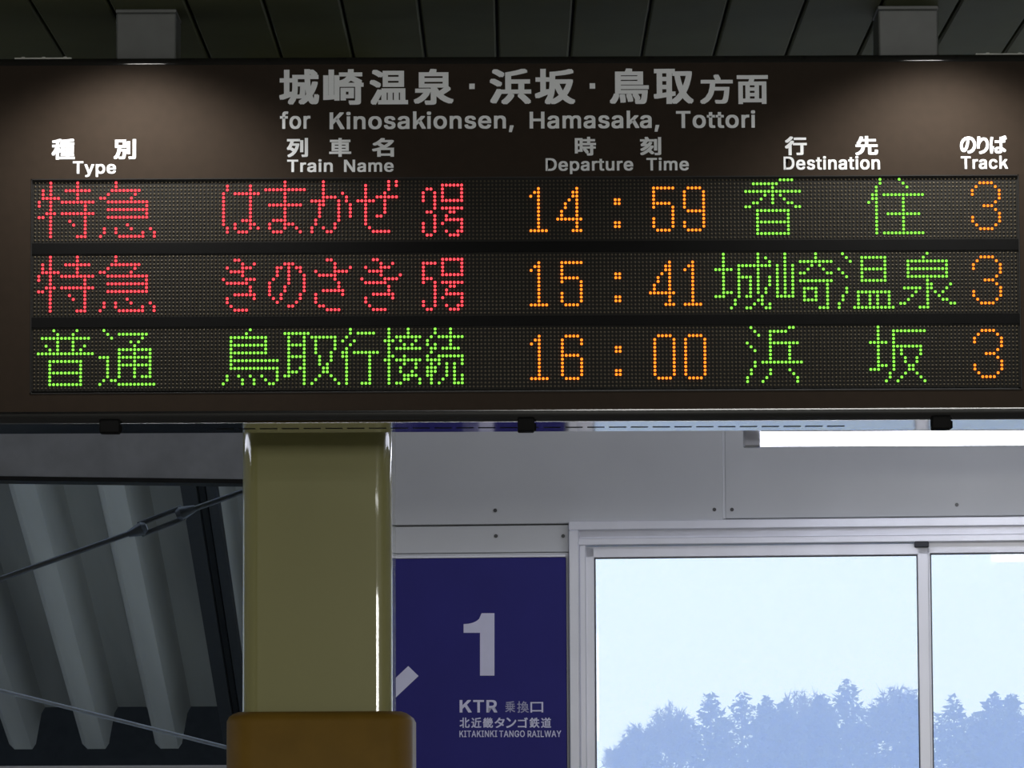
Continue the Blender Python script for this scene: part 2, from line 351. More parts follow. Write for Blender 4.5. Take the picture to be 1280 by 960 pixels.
GL['jou'] = "0:179,188;1:179,188,190;2:179,188,191;3:179,183-191;4:177-181,183,188;5:179,183,188;6:179,183-186,188,191;7:179,183,186,188,191;8:179,183,186,188,191;9:179,183,186,188,190;10:179-181,183,186,188,190;11:177-179,183,185,186,189;12:182,188,189;13:182,187,189,191;14:181,185,186,190,191"
GL['saki'] = "0:195,203;1:195,203;2:195,199-207;3:193,195,197,202,204;4:193,195,197,201,205;5:193,195,197,199,200,206,207;6:193,195,197;7:193,195,197,199-207;8:193,195,197,206;9:193,195,197,200-203,206;10:193,195,197,200,203,206;11:193-197,200,203,206;12:200-203,206;13:206;14:204-206"
GL['on'] = "0:210;1:211,215-221;2:212,215,221;3:215,221;4:209,215-221;5:210,215,221;6:211,215,221;7:215-221;9:211;10:211,214-222;11:210,214,217,219,222;12:210,214,217,219,222;13:209,214,217,219,222;14:209,213-223"
GL['sen'] = "0:232;1:231;2:227-237;3:227,237;4:227-237;5:227,237;6:227-237;7:232;8:232,233,238;9:226-230,232,233,237;10:229,232,234,236;11:228,232,235;12:227,232,236,237;13:225,226,232,238,239;14:230-232"
GL['fu'] = "0:5,11;1:6,10;2:2-14;3:6,10;4:3,6,10,13;5:4,6,10,12;6:1-15;8:4-12;9:4,12;10:4,12;11:4-12;12:4,12;13:4,12;14:4-12"
GL['tsuu'] = "0:18;1:19,22-29;2:20,28;3:25,27;4:26;5:22-30;6:22,26,30;7:17-19,22-30;8:19,22,26,30;9:19,22-30;10:19,22,26,30;11:19,22,26,30;12:19,22,26,28-30;13:18,20,21;14:17,22-31"
GL['tori'] = "0:56;1:55;2:51-60;3:51,60;4:51-60;5:51,60;6:51-60;7:51;8:51-63;9:51;10:51-63;11:63;12:50,53,56,59,63;13:50,54,57,60,63;14:49,54,57,61,62"
GL['toru'] = "1:65-71;2:66,70,72-78;3:66,70,73,78;4:66-70,73,78;5:66,70,73,78;6:66,70,73,77;7:66-70,74,77;8:66,70,74,77;9:66,70,74,76;10:66,69,70,75,76;11:66-68,70,75,76;12:65,66,70,74,77;13:70,73,78;14:70,72,79"
GL['iki'] = "0:82;1:82,84-88;2:81;3:80,83;4:82;5:81;6:80,81,83-89;7:80,81,87;8:81,87;9:81,87;10:81,87;11:81,87;12:81,87;13:81,87;14:81,85-87"
GL['setsu'] = "0:92,97;1:92,97;2:92,94-100;3:91-93,95,99;4:92,96,98;5:92,94-100;6:92;7:92,93,96;8:91,92,94-100;9:92,96,99;10:92,95,99;11:92,95,98;12:92,96-99;13:92,96,97,100;14:92,94,95,100"
GL['zoku'] = "0:104,108;1:104,108;2:103,105-111;3:102,108;4:102,104,108;5:103,104,106-110;6:103;7:102,105-111;8:102-105,111;9:103,105,107,109,111;10:102-104,107,109;11:102-104,107,109;12:102,103,107,109,111;13:103,106,109,111;14:103,105,109-111"
GL['hama'] = "0:186,196,197;1:187,191-195;2:188,191;3:191;4:185,191-198;5:186,191,196;6:187,191,196;7:191,196;8:191,196;9:187,189-199;10:187;11:186,191,196;12:186,191,197;13:185,190,198;14:185,189,198"
GL['saka'] = "0:219;1:219,223-231;2:219,223;3:219,223;4:217-221,223;5:219,223-230;6:219,223,225,230;7:219,223,225,230;8:219,223,226,229;9:219,223,226,229;10:219-221,223,227,228;11:217-219,223,227,228;12:222,226,229;13:222,225,230;14:221,224,231"
def cells(s, shift=0):
    out = []
    for rr in s.split(';'):
        r, cs = rr.split(':')
        for c in cs.split(','):
            a, b = (c.split('-') + [c])[:2] if '-' in c else (c, c)
            out += [(int(r), k + shift) for k in range(int(a), int(b) + 1)]
    return out
R_, G_, O_ = (m_red, 'red'), (m_green, 'green'), (m_orange, 'orange')
ROWS = [
    [(R_, [('special_first', 0), ('special_second', 0), ('ha', 0), ('ma', 0), ('ka', 0), ('ze', 0), ('n3', 0), ('go', 0)]),
     (O_, [('d1', 0), ('d4', 0), ('colon', 0), ('d5', 0), ('d9', 0), ('t3', 0)]), (G_, [('kou', 0), ('juu', 0)])],
    [(R_, [('special_first', 0), ('special_second', 0), ('ki', 0), ('no', 0), ('sa', 0), ('ki_second', 0), ('n5', 0), ('go', 0)]),
     (O_, [('d1', 0), ('d5', -24), ('colon', 0), ('d4', 24), ('d1', 40), ('t3', 0)]), (G_, [('jou', 0), ('saki', 0), ('on', 0), ('sen', 0)])],
    [(G_, [('fu', 0), ('tsuu', 0), ('tori', 0), ('toru', 0), ('iki', 0), ('setsu', 0), ('zoku', 0)]),
     (O_, [('d1', 0), ('d6', 0), ('colon', 0), ('d0', 0), ('d0', 8), ('t3', 0)]), (G_, [('hama', 0), ('saka', 0)])]]
YL = YB + .0035
for ri in (0, 1):
    make('row_divider', MB().box(hx0 + t, hx1 - t, YB + .002, YB + .012, rows_z[ri + 1] + DZ * .8, rows_z[ri] - 15 * DZ - DZ * .8), m_black, board)
for ri, row in enumerate(ROWS):
    z0 = rows_z[ri]
    strip = make('led_display_row', MB().box(hx0 + t, hx1 - t, YL, YL + .0085, z0 - 15 * DZ - DZ * .75, z0 + DZ * .75), m_led_bg, board)
    lit = set()
    for (mm, cname), chars in row:
        for ch, sh in chars:
            cl = cells(GL[ch], sh); lit.update(cl)
            for part in ([cl] if ch != 'colon' else [cl[:4], cl[4:]]):
                b = MB()
                for (r, c) in part: b.dome((X0 + c * DX, YL - .0001, z0 - r * DZ), DX * .37, .0021, 8)
                make('lit_character' if ch != 'colon' else 'lit_colon_point', b, mm, strip, smooth=True, label='character of glowing %s dots' % cname if ch != 'colon' else 'glowing %s point of a colon' % cname)
    b = MB()
    for r in range(16):
        for c in range(256):
            if (r, c) not in lit: b.dome((X0 + c * DX, YL - .0001, z0 - r * DZ), DX * .27, .0013, 6)
    make('unlit_dots', b, m_led_off, strip)

FONT_LATIN = {',': (188, '38 -119 68 71 137 71 84 -119', '0 2 1 0 3 2'),
 'A': (480, '16 0 201 509 276 509 463 0 395 0 287 302 280 323 272 346 264 372 255 402 244 438 232 478 245 478 233 437 222 402 213 371 204 345 197 322 191 302 85 0 110 142 110 199 370 199 370 142', '0 11 1 11 2 1 11 12 2 12 3 2 0 21 11 21 13 11 13 10 11 13 10 12 10 22 12 22 3 12 9 22 10 21 14 13 8 22 9 21 15 14 7 22 8 21 16 15 6 22 7 21 17 16 5 22 6 21 18 17 21 20 18 20 19 18 4 23 5 23 22 5 0 20 21 20 22 21 20 23 22 23 3 22 0 19 20 4 3 23'),
 'D': (502, '219 0 96 0 96 57 215 57 254 60 288 68 318 81 343 99 363 122 379 149 390 181 397 216 399 255 397 294 390 329 379 361 364 388 344 410 320 428 291 441 258 449 221 452 93 452 93 509 225 509 273 505 315 495 353 478 385 455 412 426 433 391 449 351 458 306 462 255 458 205 449 159 433 119 411 83 384 54 351 31 312 14 268 3 125 509 125 0 60 0 60 509', '44 23 45 23 42 45 44 22 23 42 24 23 43 24 42 43 21 24 21 25 24 21 26 25 21 27 26 21 28 27 21 20 28 20 29 28 44 21 22 44 2 21 2 43 21 19 29 20 18 29 19 17 29 18 17 30 29 16 30 17 16 31 30 15 31 16 14 31 15 14 32 31 13 32 14 13 33 32 12 33 13 11 33 12 11 34 33 10 34 11 10 35 34 9 35 10 9 36 35 8 36 9 7 36 8 7 37 36 6 37 7 6 38 37 5 38 6 4 38 5 3 38 4 44 1 2 43 3 2 43 38 3 43 39 38 43 40 39 43 41 40 43 0 41 1 43 44 43 0 1'),
 'G': (520, '269 -7 225 -3 185 7 149 25 118 49 91 79 69 116 53 157 43 203 40 254 43 305 53 352 69 393 91 429 117 459 149 484 184 501 223 512 265 516 291 514 316 510 340 504 363 494 384 483 403 469 421 453 436 436 449 416 460 395 468 373 474 349 408 349 402 365 395 379 387 393 378 406 368 417 356 427 344 436 330 443 315 448 300 453 283 455 265 456 236 453 209 445 183 432 160 414 141 392 125 364 113 332 106 295 103 254 106 213 113 177 125 145 141 117 161 95 184 76 210 63 238 56 269 53 296 55 322 61 345 71 365 85 382 102 396 123 407 147 413 173 415 202 434 199 283 199 283 256 478 256 478 200 475 160 466 124 451 91 431 62 406 38 377 19 344 5 308 -4', '17 19 18 17 20 19 16 20 17 16 21 20 16 22 21 15 22 16 15 23 22 14 23 15 14 24 23 14 25 24 13 44 14 44 43 14 43 25 14 42 25 43 41 25 42 41 26 25 13 45 44 40 26 41 39 26 40 13 46 45 38 26 39 38 27 26 37 27 38 13 47 46 12 47 13 36 27 37 35 27 36 35 28 27 12 48 47 34 28 35 34 29 28 11 48 12 33 29 34 11 49 48 32 29 33 32 30 29 31 30 32 11 50 49 10 50 11 10 51 50 9 51 10 9 52 51 72 74 73 72 70 74 70 75 74 8 52 9 8 53 52 8 54 53 7 54 8 72 69 70 71 75 70 71 76 75 69 71 72 69 76 71 7 55 54 68 76 69 68 77 76 6 55 7 67 77 68 6 56 55 67 78 77 66 78 67 6 57 56 5 57 6 65 78 66 5 58 57 65 79 78 64 79 65 4 58 5 4 59 58 63 79 64 4 60 59 63 80 79 62 80 63 4 61 60 61 80 62 4 80 61 3 80 4 3 81 80 2 81 3 2 82 81 1 82 2 1 83 82 0 83 1'),
 'H': (517, '60 0 60 509 125 509 125 289 392 289 392 509 457 509 457 0 392 0 392 232 125 232 125 0', '0 2 1 0 3 2 4 6 5 4 7 6 0 10 3 10 4 3 10 9 4 9 7 4 0 11 10 8 7 9'),
 'I': (300, '31 0 31 57 118 57 118 452 31 452 31 509 269 509 269 452 183 452 183 57 269 57 269 0', '4 6 5 4 7 6 3 7 4 2 8 3 8 7 3 2 9 8 0 2 1 0 9 2 0 10 9 0 11 10'),
 'K': (467, '104 145 104 216 116 231 128 246 139 261 151 275 162 289 174 303 187 317 199 331 212 344 364 509 448 509 231 276 228 276 60 0 60 509 125 509 125 334 124 225 125 193 125 0 372 0 188 259 228 309 449 0', '15 17 16 15 18 17 10 12 11 10 24 12 24 13 12 9 24 10 15 1 18 1 2 18 2 19 18 8 24 9 7 24 8 7 23 24 13 25 24 6 23 7 5 23 6 0 13 14 0 25 13 4 23 5 3 23 4 3 22 23 2 19 3 19 22 3 20 22 19 15 0 1 21 22 20 15 25 0 21 25 15 22 25 21'),
 'L': (393, '60 0 60 509 125 509 125 57 361 57 361 0', '0 2 1 0 3 2 0 4 3 0 5 4'),
 'N': (523, '60 0 60 509 136 509 343 183 349 174 355 163 363 151 371 137 379 122 388 107 396 90 405 73 414 55 405 54 403 72 402 90 401 108 400 126 399 142 399 157 399 171 399 184 399 195 399 509 463 509 463 0 387 0 202 290 194 303 186 317 177 331 168 346 159 363 148 381 136 402 123 425 108 452 119 454 120 429 121 406 122 384 123 363 124 345 124 328 125 313 125 301 125 291 125 0', '0 36 1 36 2 1 36 37 2 37 3 2 22 24 23 22 25 24 38 3 37 0 38 36 38 35 36 0 39 38 35 3 38 34 3 35 0 40 39 33 3 34 0 41 40 32 3 33 0 42 41 31 3 32 30 3 31 0 43 42 29 3 30 0 44 43 28 3 29 0 45 44 27 3 28 0 46 45 0 47 46 26 3 27 21 25 22 20 25 21 26 4 3 26 5 4 19 25 20 26 6 5 18 25 19 26 7 6 17 25 18 26 8 7 16 25 17 26 9 8 15 25 16 26 10 9 14 11 15 11 25 15 26 14 10 14 11 10 12 25 11 26 13 14 13 25 12 26 25 13'),
 'O': (533, '267 -7 225 -3 186 7 150 25 119 49 92 79 70 115 53 157 44 203 40 254 44 305 53 352 70 393 92 429 119 459 150 484 186 501 225 512 267 516 309 512 348 501 384 484 415 459 442 429 464 393 480 352 490 305 493 254 490 203 480 157 464 115 442 79 415 49 384 25 348 7 309 -3 267 53 296 55 324 63 349 76 372 94 392 116 408 144 420 176 428 213 430 254 428 295 420 332 408 365 392 392 372 415 349 433 324 446 296 453 267 456 237 453 210 445 184 433 161 415 142 392 125 364 113 332 106 295 103 254 106 213 113 176 125 144 142 117 161 94 184 76 210 63 237 55', '17 19 18 16 19 17 16 20 19 15 20 16 15 21 20 14 21 15 14 22 21 13 55 14 55 54 14 54 22 14 54 53 22 53 23 22 52 23 53 13 56 55 51 23 52 13 57 56 50 23 51 13 58 57 50 24 23 12 58 13 49 24 50 12 59 58 11 59 12 49 25 24 48 25 49 11 60 59 47 25 48 11 61 60 10 61 11 47 26 25 46 26 47 10 62 61 9 62 10 46 27 26 45 27 46 9 63 62 8 63 9 8 64 63 44 27 45 44 28 27 8 65 64 43 28 44 7 65 8 43 29 28 7 66 65 42 29 43 6 66 7 42 30 29 6 67 66 41 30 42 6 68 67 40 30 41 5 68 6 40 31 30 5 69 68 39 31 40 39 32 31 4 69 5 4 70 69 38 32 39 4 71 70 37 32 38 4 36 71 36 32 37 4 32 36 4 33 32 3 33 4 2 33 3 2 34 33 1 34 2 1 35 34 1 0 35'),
 'R': (449, '60 0 60 509 236 509 273 506 305 500 333 489 356 473 376 455 390 433 401 408 407 381 409 352 407 323 401 296 390 271 376 250 356 232 333 217 305 206 273 200 236 198 96 198 96 255 234 255 258 256 280 260 298 267 313 276 325 287 334 300 340 316 344 333 345 352 344 371 340 389 334 405 325 419 313 430 298 440 279 446 258 451 233 452 125 452 125 0 353 0 230 229 303 229 428 0', '0 22 1 22 42 1 42 2 1 42 3 2 42 4 3 42 5 4 42 6 5 42 7 6 42 41 7 41 40 7 40 8 7 22 43 42 39 8 40 38 8 39 37 8 38 37 9 8 36 9 37 35 9 36 35 10 9 34 10 35 33 10 34 33 11 10 32 11 33 31 11 32 31 12 11 30 12 31 30 13 12 29 13 30 28 13 29 28 14 13 27 14 28 26 14 27 26 15 14 25 15 26 24 15 25 23 15 24 0 21 22 43 23 22 43 45 23 45 15 23 45 16 15 45 46 16 46 17 16 43 20 45 20 44 45 47 17 46 18 47 17 19 47 18 20 47 19 0 20 21 0 43 20 44 47 20'),
 'T': (449, '32 452 32 509 417 509 417 452 257 452 257 0 193 0 193 452', '0 2 1 0 3 2 7 3 0 6 4 7 4 3 7 6 5 4'),
 'W': (686, '155 0 16 509 82 509 163 196 167 179 172 162 175 145 179 128 183 111 187 94 190 76 194 58 197 40 189 40 193 58 196 76 200 94 203 111 207 128 211 145 215 162 220 179 224 196 306 509 380 509 462 196 466 179 470 162 474 145 478 128 482 111 486 94 490 76 494 58 497 40 488 40 492 58 495 76 499 94 503 111 506 128 510 145 515 162 519 179 523 196 603 509 670 509 530 0 455 0 368 323 362 345 357 368 351 391 346 417 341 445 336 475 350 475 345 446 340 420 335 395 330 371 324 347 318 323 230 0', '0 2 1 0 3 2 22 55 23 55 24 23 55 56 24 56 25 24 44 46 45 44 47 46 22 54 55 57 25 56 58 53 57 53 25 57 22 58 54 58 53 54 22 59 58 52 25 53 22 60 59 51 25 52 22 61 60 50 25 51 22 62 61 49 25 50 22 63 62 48 25 49 0 4 3 21 63 22 48 26 25 43 47 44 0 5 4 20 63 21 48 27 26 42 47 43 0 6 5 19 63 20 48 28 27 41 47 42 0 7 6 18 63 19 48 29 28 40 47 41 0 8 7 17 63 18 48 30 29 39 47 40 0 9 8 16 63 17 48 31 30 38 47 39 0 10 9 15 63 16 48 32 31 37 47 38 0 14 10 14 11 10 48 36 32 36 33 32 14 11 15 11 63 15 36 33 37 33 47 37 12 63 11 34 47 33 0 13 14 48 35 36 0 12 13 0 63 12 48 34 35 48 47 34'),
 'Y': (472, '203 0 203 208 16 509 91 509 192 344 203 327 213 309 222 292 231 274 240 254 250 230 224 230 233 254 242 275 251 293 260 310 270 327 280 344 381 509 455 509 268 208 268 0', '1 3 2 1 4 3 17 19 18 17 20 19 1 5 4 16 20 17 15 20 16 1 6 5 14 20 15 1 7 6 13 20 14 1 8 7 12 9 13 9 20 13 1 12 8 12 9 8 1 11 12 10 20 9 1 10 11 1 20 10 0 20 1 0 21 20'),
 'a': (389, '160 -9 137 -7 115 -3 94 5 76 15 60 29 48 45 38 63 32 84 30 108 32 128 36 146 43 161 53 174 64 184 78 193 92 200 108 206 125 211 143 214 161 217 178 220 200 223 218 225 234 227 247 229 257 231 265 235 271 240 274 246 276 255 276 257 275 272 272 285 267 297 260 307 251 315 240 322 227 327 212 330 196 331 178 330 163 327 149 322 137 316 127 309 118 301 110 292 104 283 100 274 41 291 51 313 64 331 79 346 95 358 114 368 133 375 153 380 173 383 194 384 208 384 223 382 239 379 255 375 271 369 286 360 300 350 312 336 322 320 330 301 335 278 337 251 337 0 277 0 277 52 272 52 267 43 260 34 252 25 242 16 229 8 215 1 199 -4 181 -7 170 45 192 47 211 51 228 59 242 68 254 80 263 93 270 108 274 122 276 138 276 190 272 187 267 184 259 182 251 180 241 178 231 176 221 174 210 173 200 171 191 170 182 169 175 168 161 166 147 163 134 159 122 153 112 147 103 139 97 130 93 118 92 105 93 93 96 82 102 72 109 64 119 57 130 52 142 48 156 46', '58 60 59 58 61 60 57 61 58 57 62 61 56 62 57 56 63 62 55 63 56 55 64 63 55 65 64 54 65 55 54 66 65 53 66 54 53 67 66 52 67 53 52 40 67 40 39 67 39 68 67 51 41 52 41 40 52 51 42 41 38 68 39 51 43 42 37 68 38 51 44 43 36 68 37 36 69 68 51 45 44 35 69 36 50 45 51 50 46 45 34 69 35 34 70 69 50 47 46 33 70 34 50 48 47 49 48 50 32 70 33 32 71 70 31 71 32 30 71 31 29 71 30 29 72 71 28 72 29 27 72 28 26 94 27 94 72 27 25 94 26 24 94 25 23 94 24 22 94 23 21 94 22 20 94 21 19 94 20 18 94 19 17 94 18 16 94 17 15 94 16 14 94 15 14 95 94 93 72 94 14 96 95 14 97 96 13 97 14 13 98 97 13 99 98 13 100 99 13 101 100 13 102 101 12 102 13 12 103 102 12 104 103 12 105 104 12 106 105 12 107 106 12 108 107 12 109 108 11 109 12 11 110 109 11 111 110 11 112 111 10 112 11 10 113 112 92 72 93 10 114 113 9 114 10 91 72 92 9 115 114 8 115 9 90 72 91 8 116 115 89 72 90 8 117 116 7 117 8 7 118 117 88 74 89 74 72 89 7 119 118 87 74 88 7 120 119 6 120 7 86 75 87 75 74 87 6 121 120 6 122 121 86 76 75 73 72 74 85 76 86 6 123 122 84 76 85 6 84 123 6 76 84 5 76 6 5 77 76 5 78 77 4 78 5 4 79 78 4 80 79 3 80 4 3 81 80 2 81 3 2 82 81 1 82 2 1 83 82 0 83 1'),
 'c': (396, '207 -8 174 -5 144 3 117 16 93 35 72 58 56 85 44 116 37 150 34 187 37 225 44 260 56 291 72 318 93 341 117 360 144 374 174 382 207 384 226 384 243 381 260 377 276 371 291 364 305 356 318 346 330 335 340 322 349 308 356 293 362 277 303 262 300 272 295 281 290 289 284 297 278 304 270 311 261 316 252 321 242 325 231 328 220 329 207 330 184 328 163 321 145 310 130 296 118 278 108 258 102 236 98 212 96 187 98 163 102 139 108 117 118 97 130 80 145 66 163 55 184 49 207 46 220 47 232 49 243 52 253 55 262 60 271 66 279 73 285 80 292 89 297 98 301 107 304 117 363 102 357 86 350 70 341 56 331 43 319 32 306 21 292 12 277 5 261 -1 244 -5 226 -7', '17 19 18 17 20 19 16 20 17 16 21 20 16 22 21 15 22 16 15 23 22 15 24 23 14 24 15 14 25 24 14 26 25 13 43 14 43 26 14 43 42 26 42 27 26 13 44 43 41 27 42 13 45 44 40 27 41 39 27 40 39 28 27 13 46 45 38 28 39 12 46 13 37 28 38 36 28 37 12 47 46 36 29 28 35 29 36 34 29 35 12 48 47 34 30 29 11 48 12 33 30 34 32 30 33 11 49 48 32 31 30 10 49 11 10 50 49 10 51 50 9 51 10 9 52 51 8 52 9 8 53 52 8 54 53 7 54 8 7 55 54 7 56 55 72 74 73 6 56 7 71 74 72 71 75 74 70 75 71 6 57 56 69 75 70 69 76 75 5 57 6 5 58 57 68 76 69 67 76 68 67 77 76 66 77 67 5 59 58 65 77 66 4 59 5 65 78 77 64 78 65 4 60 59 63 78 64 62 78 63 4 61 60 61 78 62 4 78 61 4 79 78 3 79 4 3 80 79 3 81 80 2 81 3 2 82 81 2 83 82 1 83 2 1 84 83 1 85 84 0 85 1'),
 'e': (404, '212 -8 177 -5 145 3 117 16 92 35 72 58 56 85 44 116 37 150 34 187 36 224 44 258 55 290 71 317 91 340 115 359 142 373 172 382 205 384 226 383 246 380 266 374 285 366 303 355 319 341 334 324 347 305 357 282 365 256 370 227 371 194 371 169 75 169 75 221 338 221 310 202 308 226 304 248 298 269 288 286 277 301 263 314 246 323 227 328 205 330 183 328 164 323 146 313 131 301 119 286 109 270 102 251 97 231 96 211 96 178 98 151 102 127 110 106 121 88 135 73 151 61 169 53 190 48 212 46 227 47 241 49 254 53 265 58 276 65 285 73 294 82 300 93 306 105 365 91 358 72 348 55 335 39 320 26 302 14 283 4 261 -3 237 -7', '17 19 18 17 20 19 16 20 17 16 21 20 16 22 21 15 22 16 15 23 22 14 23 15 14 24 23 14 25 24 13 45 14 45 44 14 44 25 14 43 25 44 42 25 43 13 46 45 42 26 25 41 26 42 13 47 46 12 47 13 40 26 41 12 48 47 40 27 26 39 27 40 12 49 48 11 49 12 11 50 49 38 27 39 38 28 27 11 51 50 37 28 38 10 51 11 37 29 28 10 52 51 36 29 37 10 33 52 33 53 52 36 34 29 34 30 29 35 34 36 9 33 10 9 32 33 53 34 33 53 30 34 54 30 53 54 31 30 8 32 9 55 31 54 8 31 32 8 55 31 8 56 55 7 56 8 7 57 56 6 57 7 6 58 57 71 73 72 70 73 71 70 74 73 6 59 58 5 59 6 69 74 70 5 60 59 68 74 69 68 75 74 67 75 68 5 61 60 66 75 67 4 61 5 66 76 75 4 62 61 65 76 66 64 76 65 4 63 62 63 76 64 4 76 63 4 77 76 3 77 4 3 78 77 2 78 3 2 79 78 2 80 79 1 80 2 1 81 80 0 81 1'),
 'f': (254, '228 379 228 327 6 327 6 379 81 0 81 432 82 452 87 470 96 486 107 499 120 510 135 519 152 525 169 529 187 530 201 530 212 529 222 527 231 525 238 523 243 521 227 468 224 470 220 471 215 472 209 473 202 474 195 474 178 472 164 468 154 460 147 449 143 435 142 419 142 0', '13 15 14 13 16 15 12 16 13 12 17 16 12 18 17 11 18 12 11 19 18 11 20 19 11 21 20 10 21 11 9 23 10 23 22 10 22 21 10 8 25 9 25 24 9 24 23 9 7 27 8 27 26 8 26 25 8 7 28 27 7 29 28 6 29 7 6 30 29 6 31 30 5 31 6 5 32 31 5 33 32 4 33 5 4 34 33 2 0 3 2 1 0'),
 'i': (167, '84 443 73 444 63 448 54 455 47 463 43 472 41 483 43 494 47 504 54 512 63 518 73 522 84 524 95 522 105 518 114 512 121 504 125 494 126 483 125 472 121 463 114 455 105 448 95 444 53 0 53 379 114 379 114 0', '24 26 25 24 27 26 11 13 12 10 13 11 10 14 13 9 14 10 9 15 14 8 15 9 8 16 15 7 16 8 7 17 16 6 17 7 6 18 17 5 18 6 5 19 18 4 19 5 4 20 19 3 20 4 3 21 20 2 21 3 2 22 21 1 22 2 1 23 22 0 23 1'),
 'k': (381, '110 137 110 212 121 212 284 379 360 379 184 199 177 199 53 0 53 509 114 509 114 0 294 0 148 186 191 229 372 0', '7 9 8 7 1 9 1 10 9 2 4 3 2 13 4 13 5 4 2 12 13 5 14 13 7 0 1 10 2 1 10 12 2 0 5 6 0 14 5 10 11 12 7 14 0 10 14 7 11 14 10'),
 'm': (610, '53 0 53 379 112 379 112 295 108 295 114 314 122 331 132 346 144 358 158 368 172 376 187 382 203 385 219 386 245 383 268 375 287 361 303 342 314 320 321 295 312 295 318 312 326 329 337 343 350 356 364 366 381 375 398 381 417 385 437 386 458 385 478 380 497 372 514 361 529 346 541 328 550 307 555 283 557 255 557 0 496 0 496 254 493 279 485 298 473 313 456 323 438 329 419 330 402 329 387 326 374 320 363 312 353 302 345 290 340 277 336 263 335 247 335 0 274 0 274 260 272 280 265 297 253 311 238 322 220 328 199 330 185 329 171 326 158 320 145 312 135 302 126 289 119 274 115 257 114 238 114 0', '12 14 13 28 30 29 11 14 12 27 30 28 27 31 30 11 15 14 10 15 11 26 31 27 26 32 31 0 2 1 0 4 2 4 3 2 9 15 10 25 32 26 9 16 15 25 33 32 8 16 9 24 33 25 8 17 16 24 34 33 7 17 8 23 34 24 23 35 34 6 17 7 22 47 23 47 35 23 6 65 17 65 18 17 5 66 6 66 65 6 64 18 65 22 48 47 46 35 47 5 67 66 22 49 48 21 49 22 45 35 46 45 36 35 63 18 64 5 68 67 21 50 49 44 36 45 62 18 63 5 69 68 62 19 18 21 51 50 4 69 5 43 36 44 20 51 21 4 70 69 20 52 51 61 19 62 43 37 36 20 53 52 4 71 70 42 37 43 60 20 61 20 19 61 0 72 4 72 71 4 60 53 20 60 54 53 42 38 37 59 54 60 41 38 42 59 55 54 0 73 72 59 56 55 58 56 59 0 74 73 41 39 38 40 39 41 58 57 56 0 75 74'),
 'n': (410, '114 227 114 0 53 0 53 379 112 379 112 287 102 287 116 319 132 344 152 362 175 374 200 382 227 384 252 383 275 377 295 369 313 356 328 340 341 321 350 298 355 271 357 240 357 0 296 0 296 235 293 263 286 286 273 304 256 318 235 326 210 329 192 328 176 324 161 317 147 308 136 297 126 283 119 266 115 248', '11 13 12 11 14 13 10 14 11 2 4 3 2 6 4 6 5 4 10 15 14 9 15 10 9 16 15 8 16 9 8 17 16 7 31 8 31 17 8 31 30 17 30 18 17 29 18 30 7 32 31 28 18 29 7 33 32 28 19 18 6 33 7 27 19 28 6 34 33 6 35 34 26 19 27 26 20 19 6 36 35 2 37 6 37 36 6 25 20 26 25 21 20 2 38 37 24 21 25 2 0 38 24 22 21 23 22 24 2 1 0'),
 'o': (415, '207 -8 174 -5 144 3 117 16 93 35 72 58 56 85 44 116 37 150 34 187 37 225 44 260 56 291 72 318 93 341 117 360 144 374 174 382 207 384 241 382 271 374 299 360 323 341 343 318 359 291 371 260 379 225 381 187 379 150 371 116 359 85 343 58 323 35 299 16 271 3 241 -5 207 46 231 49 252 55 270 66 285 80 298 97 307 117 314 139 318 163 319 187 318 212 314 236 307 258 298 278 285 296 270 310 252 321 231 328 207 330 184 328 163 321 145 310 130 296 118 278 108 258 102 236 98 212 96 187 98 163 102 139 108 117 118 97 130 80 145 66 163 55 184 49', '17 19 18 16 19 17 16 20 19 15 20 16 15 21 20 14 21 15 14 22 21 13 22 14 13 54 22 54 23 22 13 55 54 53 23 54 13 56 55 52 23 53 13 57 56 51 23 52 12 57 13 51 24 23 12 58 57 50 24 51 12 59 58 49 24 50 11 59 12 49 25 24 11 60 59 48 25 49 10 60 11 48 26 25 10 61 60 47 26 48 10 62 61 46 26 47 46 27 26 9 62 10 9 63 62 45 27 46 8 63 9 8 64 63 44 27 45 44 28 27 8 65 64 43 28 44 43 29 28 7 65 8 7 66 65 42 29 43 7 67 66 41 29 42 6 67 7 41 30 29 6 68 67 40 30 41 5 68 6 40 31 30 5 69 68 39 31 40 5 70 69 38 31 39 4 70 5 38 32 31 4 71 70 37 32 38 4 36 71 36 32 37 4 32 36 3 32 4 3 33 32 2 33 3 2 34 33 1 34 2 1 35 34 0 35 1'),
